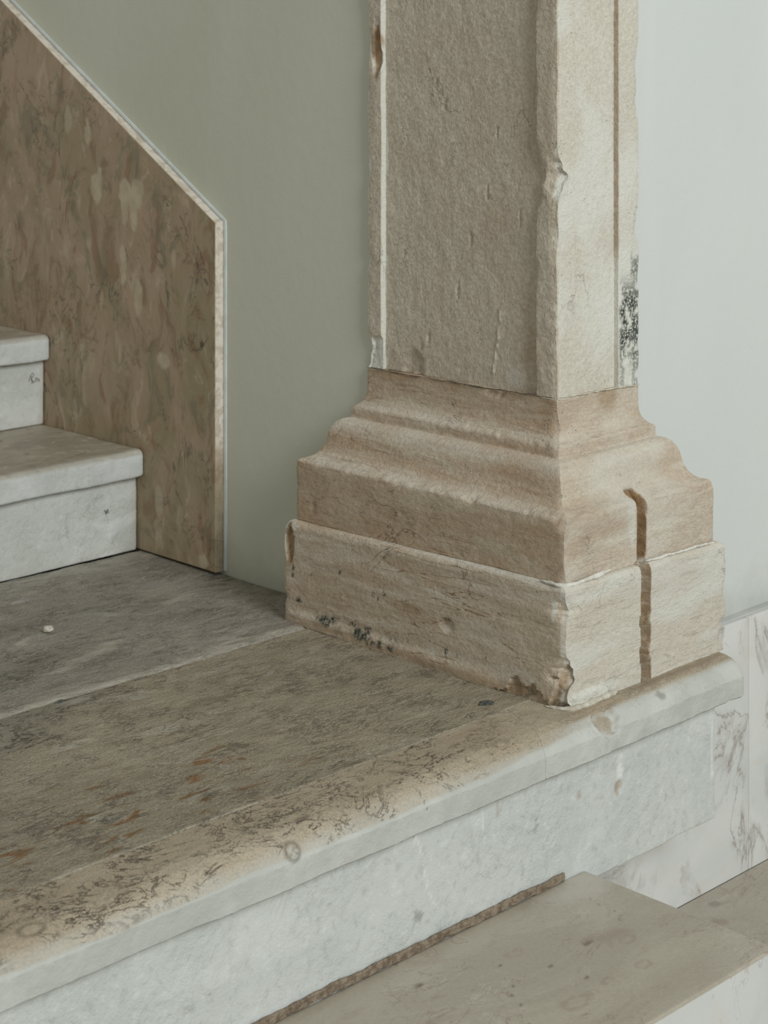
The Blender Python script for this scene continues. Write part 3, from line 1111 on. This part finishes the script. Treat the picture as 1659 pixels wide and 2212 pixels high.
# ------------------------------------------------------------------ pilaster
pil = thing('pilaster', (.21, .32, 0), 'weathered stone pilaster with panelled shaft and moulded base at the wall corner', 'pilaster')
SX0, SX1, SY0, SY1 = .105, .322, .100, .540


# ring parameter: four sides with fixed counts
nL, nR, nB = 190, 132, 12          # left face (along Y), right face (along X), hidden sides


def rect_ring(o):
    x0, x1, y0, y1 = SX0 - o, SX1 + o, SY0 - o, SY1 + o
    a = [(x0 + (x1 - x0) * t, y0) for t in np.linspace(0, 1, nR, endpoint=False)]
    b = [(x1, y0 + (y1 - y0) * t) for t in np.linspace(0, 1, nB, endpoint=False)]
    c = [(x1 - (x1 - x0) * t, y1) for t in np.linspace(0, 1, nB, endpoint=False)]
    d = [(x0, y1 - (y1 - y0) * t) for t in np.linspace(0, 1, nL, endpoint=False)]
    return np.array(a + b + c + d)


def loft_profile(prof, step):
    pr = resample(prof, step, closed=False)
    R = []
    for o, z in pr:
        q = rect_ring(o)
        R.append(np.concatenate([q, np.full((len(q), 1), z)], 1))
    return np.array(R), pr


def make_base_part(name, prof, mat, mats_seed, chip, tilt, paint, label, extra=None, step=.0042):
    R, pr = loft_profile(prof, step)
    n, m, _ = R.shape
    o = np.repeat(pr[:, 0], m)

    def disp(P):
        Q = P.copy()
        x0, x1, y0, y1 = SX0 - o, SX1 + o, SY0 - o, SY1 + o
        dl = np.abs(P[:, 0] - x0)
        dr = np.abs(P[:, 0] - x1)
        df = np.abs(P[:, 1] - y0)
        db = np.abs(P[:, 1] - y1)
        onL, onF = dl < 1e-5, df < 1e-5
        # arris wear at the three visible corners
        for (ax, ay, sx, sy, kk) in ((dl, df, 1, 1, 0), (dl, db, 1, -1, 1), (dr, df, -1, 1, 2)):
            d = ax + ay
            A = chip(P, kk) * (1 + .45 * fbm(P, (12, 12, 110), 3, mats_seed + 60 + kk))
            e = np.exp(-(d / (.0022 + A * 1.5)) ** 1.8) * (.0004 + A)
            sk = .55 + .6 * fbm(P, (4, 4, 24), 2, mats_seed + 50 + kk) if kk == 0 else 0
            Q[:, 0] += sx * e * (.7 + sk)
            Q[:, 1] += sy * e * (.7 - sk)
        # surface unevenness, inward/outward along the face normals
        nn = fbm(P, (9, 9, 12), 3, mats_seed) * .0009 + fbm(P, (45, 45, 90), 4, mats_seed + 5) * .0007
        Q[:, 0] += np.where(onL, nn, 0)
        Q[:, 1] += np.where(onF, nn, 0)
        Q[:, 2] += nn * .5
        Q[:, 2] += tilt(P)
        if extra is not None:
            Q = extra(P, Q, onL, onF)
        return Q
    ob = tube(name, R, mat, pil, paint, disp)
    tag(ob, label)
    return ob


GX0, GX1 = .192, .214       # old chased slot in the right face


def slot(P, w=0):
    wv = .0018 * fbm(P, (1, 1, 40), 3, 77) + .0075 * sm(P[:, 2], .186, .194)
    return sm(P[:, 0], GX0 + wv - .001, GX0 + wv + .0005) * sm(P[:, 0], GX1 + w + wv + .001, GX1 + w + wv - .0015)


def pl_chip(P, k):
    z = P[:, 2]
    n = fbm(P, (3, 3, 26), 4, 80 + k)
    a = .0008 + .0028 * np.clip(n, 0, 1)
    if k == 0:
        a = a + .011 * np.exp(-((z - .155) / .017) ** 2) + .012 * np.exp(-((z - .05) / .022) ** 2) * (1 + .5 * fbm(P, 60, 3, 3)) + .010 * sm(z, .02, 0)
    if k == 1:
        a = a + .004 * np.exp(-((z - .185) / .008) ** 2) + .003 * np.exp(-((z - .045) / .006) ** 2)
    if k == 2:
        a = a + .007 * sm(z, .06, .05) * sm(z, -.01, .04) + .003 * sm(z, .05, .03) + .004 * np.clip(fbm(P, (1, 1, 50), 3, 90), 0, 1)
    return a


def ztilt(P):
    # the bed joint dips slightly away from the front corner
    d = np.clip(P[:, 1], 0, .65) + np.clip(P[:, 0], 0, .43)
    return -.011 * np.clip(d / .6, 0, 1) * sm(P[:, 2], .14, .185)


def broken(P):
    y, z = P[:, 1], P[:, 2]
    h = .004 + .016 * np.clip(fbm(P, (3, 38, 3), 4, 300), -.3, 1) + .024 * np.exp(-((y - .098) / .014) ** 2) + .010 * np.exp(-((y - .065) / .02) ** 2) + .058 * np.exp(-((y - .002) / .016) ** 2) + .006 * fbm(P, (3, 120, 120), 3, 301)
    return sm(h - z, -.001, .0025) * sm(y, .15, .125) * sm(y, -.004, .0)


def pl_extra(P, Q, onL, onF):
    s = slot(P) * onF
    Q[:, 1] += s * (.024 + .004 * fbm(P, 60, 3, 3))
    # bottom edge of the face left of the slot is broken off higher
    # peeled lime skin along the foot of the right face
    pe = onF * sm(P[:, 2], .028 + .010 * fbm(P, (30, 3, 3), 3, 310), .022 + .010 * fbm(P, (30, 3, 3), 3, 310)) * sm(P[:, 0], .145, .13)
    Q[:, 1] += pe * (.0035 + .0025 * fbm(P, 70, 3, 311))
    # dents
    Q[:, 0] += onL * .007 * blob(P, (0, .246, .079), (.02, .013, .008), .5, .2)
    Q[:, 0] += onL * .008 * blob(P, (0, .630, .142), (.03, .010, .032), .2, .3)
    Q[:, 0] += onL * broken(P) * (.0055 + .003 * fbm(P, 60, 3, 302))
    Q[:, 0] -= onL * .0035 * sm(P[:, 2], .028, .014) * sm(P[:, 1], .12, .16) * sm(P[:, 1], .66, .6)
    # wavy bedding relief
    Q[:, 0] -= onL * .0008 * fbm(P, (2, 5, 70), 3, 66)
    Q[:, 1] -= onF * .0010 * fbm(P, (5, 2, 60), 3, 67)
    # rubble at the foot of the front corner spreads out
    q = blob(P, (.045, -.005, .008), (.06, .03, .014), .3, .3)
    Q[:, 1] -= onF * .005 * q
    Q[:, 2] = np.where(P[:, 2] < .002, 0, Q[:, 2])
    return Q


DK = [(.622, .097, 4, 5), (.623, .087, 3, 5), (.571, .097, 3, 3), (.607, .043, 6, 4), (.541, .022, 14, 10), (.52, .026, 8, 6), (.455, .022, 14, 7), (.436, .015, 16, 9), (.40, .013, 10, 6), (.374, .010, 7, 5),
      (.248, .036, 4, 6), (.416, .093, 3, 3), (.391, .098, 3, 4), (.5, .113, 3, 3), (.405, .088, 3, 2), (.43, .03, 8, 5), (.47, .03, 7, 4), (.16, .045, 2, 2), (.35, .085, 3, 1.5), (.246, .088, 5, 2)]


def pl_paint(P):
    k = np.zeros((len(P), 3))
    L = (P[:, 0] < .03) & (P[:, 1] > .012)
    Fm = P[:, 1] < .012
    for i, (y, z, a, b) in enumerate(DK):
        k[:, 1] = np.maximum(k[:, 1], blob(P, (0, y, z), (.03, a / 1000, b / 1000), .3, .9, 200 + i))
    pat = sm(fbm(P, (90, 90, 90), 3, 88), .25, .6) * np.exp(-((P[:, 2] - .028) / .018) ** 2) * np.exp(-((P[:, 1] - .42) / .12) ** 2)
    k[:, 1] = np.maximum(k[:, 1], .75 * pat)
    k[:, 1] *= L
    k[:, 2] = np.maximum(k[:, 2], 1.0 * blob(P, (0, .630, .140), (.03, .010, .036), .15, .3) * L)
    bk = broken(P) * (P[:, 0] < .02)
    k[:, 2] = np.maximum(k[:, 2], bk * (.62 + .35 * fbm(P, 45, 3, 303)))
    k[:, 1] = np.maximum(k[:, 1], .55 * bk * sm(fbm(P, 110, 2, 304), .35, .55))
    k[:, 2] = np.maximum(k[:, 2], .5 * blob(P, (0, .34, .088), (.03, .04, .008), .4, .6) * L)
    k[:, 2] = np.maximum(k[:, 2], .45 * sm(P[:, 2], .022, .010) * L)
    k[:, 0] = .75 * sm(P[:, 2], .180, .188) * (.8 + .4 * fbm(P, 30, 3, 4))
    k[:, 0] = np.maximum(k[:, 0], .9 * blob(P, (0, .640, .172), (.03, .02, .020), .3, .4))
    k[:, 0] = np.maximum(k[:, 0], .5 * blob(P, (0, .246, .070), (.03, .010, .006)))
    k[:, 0] = np.maximum(k[:, 0], .8 * blob(P, (0, .017, .155), (.02, .004, .02), .2, .3) * L)
    k[:, 0] = np.maximum(k[:, 0], .8 * blob(P, (0, .062, .02), (.02, .004, .016), .2, .5) * L)
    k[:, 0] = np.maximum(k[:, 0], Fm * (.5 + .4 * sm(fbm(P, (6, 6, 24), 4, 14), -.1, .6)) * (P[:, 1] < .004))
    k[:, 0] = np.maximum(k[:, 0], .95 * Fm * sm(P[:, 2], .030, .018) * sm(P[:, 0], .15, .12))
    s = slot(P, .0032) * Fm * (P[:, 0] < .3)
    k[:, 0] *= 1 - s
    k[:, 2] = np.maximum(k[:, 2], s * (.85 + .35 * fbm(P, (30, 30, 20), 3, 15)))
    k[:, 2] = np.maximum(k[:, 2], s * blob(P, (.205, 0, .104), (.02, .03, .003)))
    return k


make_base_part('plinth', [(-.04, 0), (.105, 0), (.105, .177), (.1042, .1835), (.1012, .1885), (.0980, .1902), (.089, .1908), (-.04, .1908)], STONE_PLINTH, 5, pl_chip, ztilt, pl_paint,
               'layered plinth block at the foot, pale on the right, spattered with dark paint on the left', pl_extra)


def mid_chip(P, k):
    z = P[:, 2]
    n = fbm(P, (3, 3, 22), 4, 95 + k)
    a = .0005 + .0018 * np.clip(n - .1, 0, 1)
    if k == 0:
        a = a + .005 * np.exp(-((z - .28) / .012) ** 2) + .003 * sm(z, .22, .2) + .0025 * np.exp(-((z - .405) / .02) ** 2)
    if k == 2:
        a = a + .003 * np.exp(-((z - .285) / .01) ** 2)
    return a


def mid_tilt(P):
    d = np.clip(P[:, 1], 0, .65) + np.clip(P[:, 0], 0, .43)
    return -.011 * np.clip(d / .6, 0, 1) * sm(P[:, 2], .24, .195) + .004 * sm(P[:, 2], .42, .45) * np.clip(1 - d / .6, 0, 1)


def mid_extra(P, Q, onL, onF):
    s = slot(P) * onF * sm(P[:, 2], .303, .288)
    Q[:, 1] += s * (.020 + .004 * fbm(P, 60, 3, 3))
    # nibbled edges of the two fascias
    for z0, amp in ((.288, .0052), (.3825, .0030)):
        e = np.exp(-((P[:, 2] - z0) / .005) ** 2)
        nb = np.clip(fbm(P, (48, 48, 6), 4, int(z0 * 1000)) + .05, -.1, 1)
        near = np.exp(-np.clip(P[:, 1], 0, 1) / .22) + .35
        Q[:, 2] -= e * amp * nb * near
        Q[:, 0] += onL * e * amp * nb * near * 1.2
        Q[:, 1] += onF * e * amp * nb * .5
    Q[:, 0] += onL * .006 * blob(P, (.105, .235, .447), (.04, .02, .008), .3, .5)
    Q[:, 0] += onL * .003 * blob(P, (.02, .585, .215), (.04, .006, .007), .3, .3)
    return Q


def mid_paint(P):
    k = np.zeros((len(P), 3))
    Fm = (P[:, 1] - SY0) < (P[:, 0] - SX0)
    k[:, 0] = .5 * np.exp(-((P[:, 2] - .291) / .008) ** 2) + .45 * np.exp(-((P[:, 2] - .387) / .009) ** 2) + .4 * sm(P[:, 2], .335, .352) * sm(P[:, 2], .366, .361)  # ledge, cove and torus top paler than the fascias
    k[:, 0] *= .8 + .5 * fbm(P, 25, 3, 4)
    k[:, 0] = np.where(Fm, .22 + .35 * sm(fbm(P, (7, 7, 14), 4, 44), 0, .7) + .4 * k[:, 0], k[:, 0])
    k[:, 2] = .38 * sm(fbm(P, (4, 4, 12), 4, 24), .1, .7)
    k[:, 2] = np.maximum(k[:, 2], .34 * ~Fm * sm(P[:, 2], .288, .280) * (.7 + .6 * fbm(P, (6, 6, 20), 4, 25)))  # left fascia browner than the mouldings above
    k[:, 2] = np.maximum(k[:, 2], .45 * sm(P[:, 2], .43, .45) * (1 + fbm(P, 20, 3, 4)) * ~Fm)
    k[:, 2] = np.maximum(k[:, 2], .55 * blob(P, (.24, .10, .440), (.03, .03, .02), .5, .5))
    k[:, 2] = np.maximum(k[:, 2], .5 * blob(P, (.015, .045, .27), (.03, .04, .02), .5, .5))
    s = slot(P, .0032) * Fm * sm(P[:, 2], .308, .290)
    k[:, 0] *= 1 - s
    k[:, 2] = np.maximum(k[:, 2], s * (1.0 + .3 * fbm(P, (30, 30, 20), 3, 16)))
    k[:, 0] = np.maximum(k[:, 0], .9 * Fm * blob(P, (.186, 0, .25), (.012, .1, .06), .4, .5) * sm(P[:, 2], .31, .29))
    k[:, 1] = .5 * blob(P, (.105, .235, .446), (.04, .018, .003), .3, .8)
    return k


mid_prof = [(-.04, .1906), (.0885, .1906), (.0900, .1915), (.0905, .220), (.0908, .272), (.0895, .285), (.0865, .2885), (.078, .2915), (.067, .2965), (.060, .304), (.0555, .313), (.0528, .322),
            (.0505, .334), (.0465, .346), (.040, .3555), (.0325, .3605), (.0235, .3625), (.0215, .3630), (.0208, .3645), (.0206, .380), (.0185, .3835), (.012, .3865), (.0065, .392), (.0025, .400), (.0005, .409), (0, .417), (0, .449), (-.002, .451), (-.04, .451)]
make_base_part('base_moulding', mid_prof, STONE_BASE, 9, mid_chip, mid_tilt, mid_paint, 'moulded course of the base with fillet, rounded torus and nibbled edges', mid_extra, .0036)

# lime mortar squeezed out of the bed joints
def bead(pts, r, name='mortar_bead', mat=LIME, seed=0, flat=1.0):
    q = resample(pts, .004, closed=False)
    q = q + np.stack([fbm(q, 40, 2, seed), fbm(q, 40, 2, seed + 3), fbm(q, 40, 2, seed + 5)], 1) * .0010
    n = len(q)
    t = np.linspace(0, 1, n)
    rr = r * (.8 + .45 * fbm(q, 45, 3, seed + 8)) * np.clip(np.minimum(t, 1 - t) * 14, .15, 1) ** .5
    R = np.zeros((n, 10, 3))
    for i in range(n):
        d = q[min(i + 1, n - 1)] - q[max(i - 1, 0)]
        d /= np.linalg.norm(d)
        u = np.cross(d, (0, 0, 1)); u /= np.linalg.norm(u)
        v = np.cross(u, d)
        for k in range(10):
            an = 2 * math.pi * k / 10
            R[i, k] = q[i] + rr[i] * (u * math.cos(an) + v * math.sin(an) * flat)
    return tube(name, R, mat, pil, None, lambda P: P + .0006 * np.stack([fbm(P, 200, 2, 1), fbm(P, 200, 2, 2), fbm(P, 200, 2, 3)], 1), sharp=0)


def jz(x, y):
    return .192 - .011 * min(1, (max(y, 0) + max(x, 0)) / .6)


b1 = bead([(.004, .05, jz(0, .04)), (.003, .012, .1915), (.010, .003, .1905), (.03, .0, .1905), (.08, -.0005, jz(.08, 0) + .002), (.12, 0, jz(.12, 0) + .006)], .0040, mat=WHITEMORTAR, seed=3)
tag(b1, 'white bead of lime mortar in the joint above the plinth')
bead([(.215, .004, jz(.215, 0) + .001), (.30, .003, jz(.30, 0) + .001), (.405, .004, jz(.4, 0))], .0030, mat=WHITEMORTAR, seed=5)


# ---- shaft
def shaft():
    z0, z1 = .452, 1.35
    rd = .0125        # depth of the sunk panel, left face
    rf = .0085
    x0, x1, y0, y1 = SX0, SX1, SY0, SY1
    poly = [(x0, y0), (x0 + .047, y0), (x0 + .0475, y0 + rf), (x1 - .057, y0 + rf), (x1 - .0565, y0), (x1, y0), (x1, y1), (x0, y1), (x0, y1 - .034), (x0 + rd, y1 - .0345), (x0 + rd, y0 + .043), (x0, y0 + .0425)]
    # order: counter-clockwise seen from above
    pr = resample(poly, .0036, coarse={5, 6})
    zs = np.concatenate([np.linspace(z0, z1, int((z1 - z0) / .0042)), np.arange(z1 + .01, 3.2, .014)])
    n = len(zs)
    m = len(pr)
    R = np.zeros((n, m, 3))
    R[:, :, :2] = pr[None]
    R[:, :, 2] = zs[:, None]

    def disp(P):
        Q = P.copy()
        x, y, z = P[:, 0], P[:, 1], P[:, 2]
        onL = (x < x0 + rd + 1e-4) & (y > y0 + 1e-5)
        onF = (y < y0 + rf + 1e-4) & (x > x0 + 1e-5) & ~((x < x0 + rd + 1e-4) & (y > y0 + .0001) & (y > y0 + rf + 1e-4))
        f1 = fbm(P, (3, 3, 30), 4, 101)
        f2 = fbm(P, (3, 3, 14), 3, 102)
        # front arris
        d = np.abs(x - x0) + np.abs(y - y0)
        A = .0010 + .0035 * np.clip(f1 - .05, 0, 1) + .003 * np.clip(f2 - .2, 0, 1)
        A = A * (1 + .4 * fbm(P, (10, 10, 110), 3, 160)) + .011 * np.exp(-((z - .815) / .032) ** 2) * (1 + .5 * fbm(P, 50, 3, 7)) + .003 * np.exp(-((z - .70) / .03) ** 2)
        e = np.exp(-(d / (.004 + 1.3 * A)) ** 1.7) * A
        sk = .4 + .5 * np.exp(-((z - .815) / .04) ** 2) + .5 * fbm(P, (3, 3, 20), 2, 150)
        Q[:, 0] += e * (.7 + sk)
        Q[:, 1] += e * (.75 - sk)
        # rear-left arris, ragged
        d = np.abs(x - x0) + np.abs(y - y1)
        A = .001 + .006 * np.clip(fbm(P, (2, 2, 36), 4, 103), 0, 1) + .006 * np.exp(-((z - .488) / .022) ** 2) + .005 * np.exp(-((z - 1.03) / .05) ** 2)
        e = np.exp(-(d / (.004 + 1.2 * A)) ** 1.7) * A
        Q[:, 0] += e * .4
        Q[:, 1] -= e * 1.0
        # far right arris, very ragged
        d = np.abs(x - x1) + np.abs(y - y0)
        A = .0005 + .008 * np.clip(fbm(P, (2, 2, 22), 4, 104) + .1, 0, 1)
        e = np.exp(-(d / (.004 + 1.2 * A)) ** 1.7) * A
        Q[:, 0] -= e * 1.0
        Q[:, 1] += e * .5
        # inner edges of the borders
        d = np.abs(x - x0) + np.abs(y - (y0 + .0425))
        A = .0015 * np.abs(fbm(P, (2, 2, 40), 4, 105)) + .007 * np.exp(-((z - .795) / .05) ** 2) * np.clip(.5 + fbm(P, 40, 3, 9), 0, 1.3) + .006 * np.clip(fbm(P, (1, 1, 12), 3, 106) - .15, 0, 1)
        e = np.exp(-(d / (.003 + 1.3 * A)) ** 1.7) * A
        Q[:, 0] += e * .9
        Q[:, 1] -= e * .9
        # general surface
        nn = fbm(P, (8, 8, 5), 3, 107) * .0011 + fbm(P, (60, 60, 40), 4, 108) * .0011
        Q[:, 0] += np.where(onL, nn, 0)
        Q[:, 1] += np.where((y < y0 + rf + 1e-4) & ~((x < x0 + 1e-4)), nn * .55, 0)
        # breaks
        Q[:, 0] += .007 * blob(P, (x0, .517, 1.02), (.03, .011, .045), .2, .3) * (x < x0 + .01)
        Q[:, 0] += .006 * blob(P, (x0, .512, .478), (.03, .022, .030), .2, .6) * (x < x0 + .005)
        Q[:, 0] += .006 * blob(P, (x0 + rd, .432, .468), (.03, .030, .022), .3, .7) * onL
        # raised plaster ridge
        Q[:, 0] -= .0022 * line(P, [(x0 + rd, .233, .585), (x0 + rd, .236, .54), (x0 + rd, .246, .50), (x0 + rd, .247, .455)], .0022, .003) * onL
        for (y_, z_, a) in ((.262, .78, .005), (.30, .70, .006), (.19, .74, .005), (.33, .61, .006), (.24, .88, .004), (.17, .86, .006), (.40, .52, .006), (.36, .93, .005)):
            Q[:, 0] += onL * .0028 * blob(P, (x0 + rd, y_, z_), (.03, a * .5, a * 2.4), .4, .7, int(y_ * 900))
        return Q

    def paint(P):
        k = np.zeros((len(P), 3))
        x, y, z = P[:, 0], P[:, 1], P[:, 2]
        F = (y < y0 + rf + .003) & (x > x0 + .004)
        L = (x < x0 + rd + .006) & ~F
        k[:, 2] = 1.0 * blob(P, (x0, .518, 1.02), (.04, .011, .045), .15, .3)
        k[:, 2] = np.maximum(k[:, 2], .5 * L * blob(P, (x0, .254, .77), (.03, .004, .007), .4, .7))
        k[:, 2] = np.maximum(k[:, 2], .30 * L * blob(P, (x0, .165, .52), (.03, .03, .06), .6, .5))
        k[:, 2] = np.maximum(k[:, 2], .32 * L * blob(P, (x0 + .008, .43, .47), (.05, .03, .018), .9, .8))
        d = np.abs(x - x0) + np.abs(y - y0)
        k[:, 2] = np.maximum(k[:, 2], .6 * np.exp(-((d - .003) / .003) ** 2) * (.5 + .7 * fbm(P, (2, 2, 30), 3, 8)))
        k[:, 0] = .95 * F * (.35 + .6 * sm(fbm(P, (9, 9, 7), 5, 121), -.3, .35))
        k[:, 2] = np.maximum(k[:, 2], .22 * L * sm(fbm(P, (5, 5, 3.5), 4, 123), .1, .7))
        k[:, 0] = np.maximum(k[:, 0], .0 + .9 * (y > y1 - .0346) * (x > x0 + .0015) * (x < x0 + rd + .001))   # reveal painted pale: the light on it put into the colour
        k[:, 0] = np.maximum(k[:, 0], .45 * L * line(P, [(x0 + rd, .233, .585), (x0 + rd, .236, .54), (x0 + rd, .247, .455)], .0015, .003))
        k[:, 0] = np.maximum(k[:, 0], .4 * L * blob(P, (x0, .197, .476), (.03, .022, .022), .3, .4))
        # far border's reveal browned: its shade put into the colour
        rv = (x > x1 - .0585) & (x < x1 - .0555) & (y < y0 + rf)
        k[:, 2] = np.maximum(k[:, 2], rv * (.45 * sm(z, .66, .70)))
        k[:, 0] = np.where(rv & (z > .67), .1, k[:, 0])
        # far border: white plaster with torn dark grey patch
        fb = F * (x > x1 - .055)
        pl = fb * sm(z, .700, .685)
        k[:, 0] = np.maximum(k[:, 0], 1.0 * pl)
        gp = sm(fbm(P, (55, 55, 75), 4, 131), -.45, .0) * (np.exp(-((z - .560) / .068) ** 4) * 1.25 + .9 * np.exp(-((z - .655) / .022) ** 2) * (x > x1 - .024) + .6 * sm(z, .53, .46) * (np.abs(x - (x1 - .03)) > .012))
        gp *= sm(x, x1 - .056, x1 - .050)
        k[:, 1] = np.maximum(k[:, 1], .85 * fb * gp)
        return k
    o = tube('shaft', R, STONE_SHAFT, pil, paint, disp)
    tag(o, 'panelled shaft, grey-beige sunk panel on the left, pale narrow panel with flaking plaster on the right')


shaft()
b3 = bead([(.1035, .538, .4515), (.1040, .45, .4515), (.104, .36, .4520), (.104, .24, .4525), (.1035, .12, .4545), (.1035, .103, .455)], .0011, 'mortar_bead', BED, 12)
b4 = bead([(.112, .0990, .4560), (.15, .0985, .4550), (.20, .0985, .4540), (.24, .0985, .4535), (.27, .098, .4525), (.318, .0985, .4515)], .0020, seed=21)


# lumps of mortar and broken crumbs at the foot of the front corner
def lump(name, c, r, mat, parent, seed, label=None, cat=None, zmin=None):
    import bmesh
    bm = bmesh.new()
    bmesh.ops.create_icosphere(bm, subdivisions=4, radius=1)
    P = np.array([v.co[:] for v in bm.verts])
    n = fbm(P + seed * 3.1, 1.6, 4, seed)
    P = P * (1 + .28 * n)[:, None] * np.array(r) + np.array(c)
    if zmin is not None:
        P[:, 2] = np.maximum(P[:, 2], zmin)
    for v, p in zip(bm.verts, P):
        v.co = p
    for f_ in bm.faces:
        f_.smooth = True
    me = bpy.data.meshes.new(name)
    bm.to_mesh(me)
    bm.free()
    me.materials.append(mat)
    o = bpy.data.objects.new(name, me)
    link(o, parent)
    if label:
        tag(o, label, cat)
    return o


fillet = bead([(-.004, .030, .001), (.004, .004, .001), (.018, -.007, .001), (.05, -.0085, .001), (.09, -.0075, .001), (.128, -.006, .001)], .0065, 'mortar_fillet', LIME, 33, .75)
fillet['label'] = 'crumbly pale mortar fillet at the foot of the front corner'

# small separate bits lying on the landing
g1 = lump('gum_spot', (-.058, .106, .0008), (.014, .009, .0016), GUM, None, 7, 'dark oval flattened gum spot on the landing just left of the pilaster corner', 'gum spot', zmin=.0002)
g2 = lump('gum_spot', (-.528, .577, .0008), (.009, .006, .0022), GUM, None, 8, 'small dark gum spot on the joint between the two landing slabs, left side', 'gum spot', zmin=.0002)
g3 = lump('mortar_crumb', (-.337, .889, .001), (.010, .007, .008), LIME, None, 11, 'small pale mortar crumb stuck on the grey back slab at left', 'crumb', zmin=.0002)
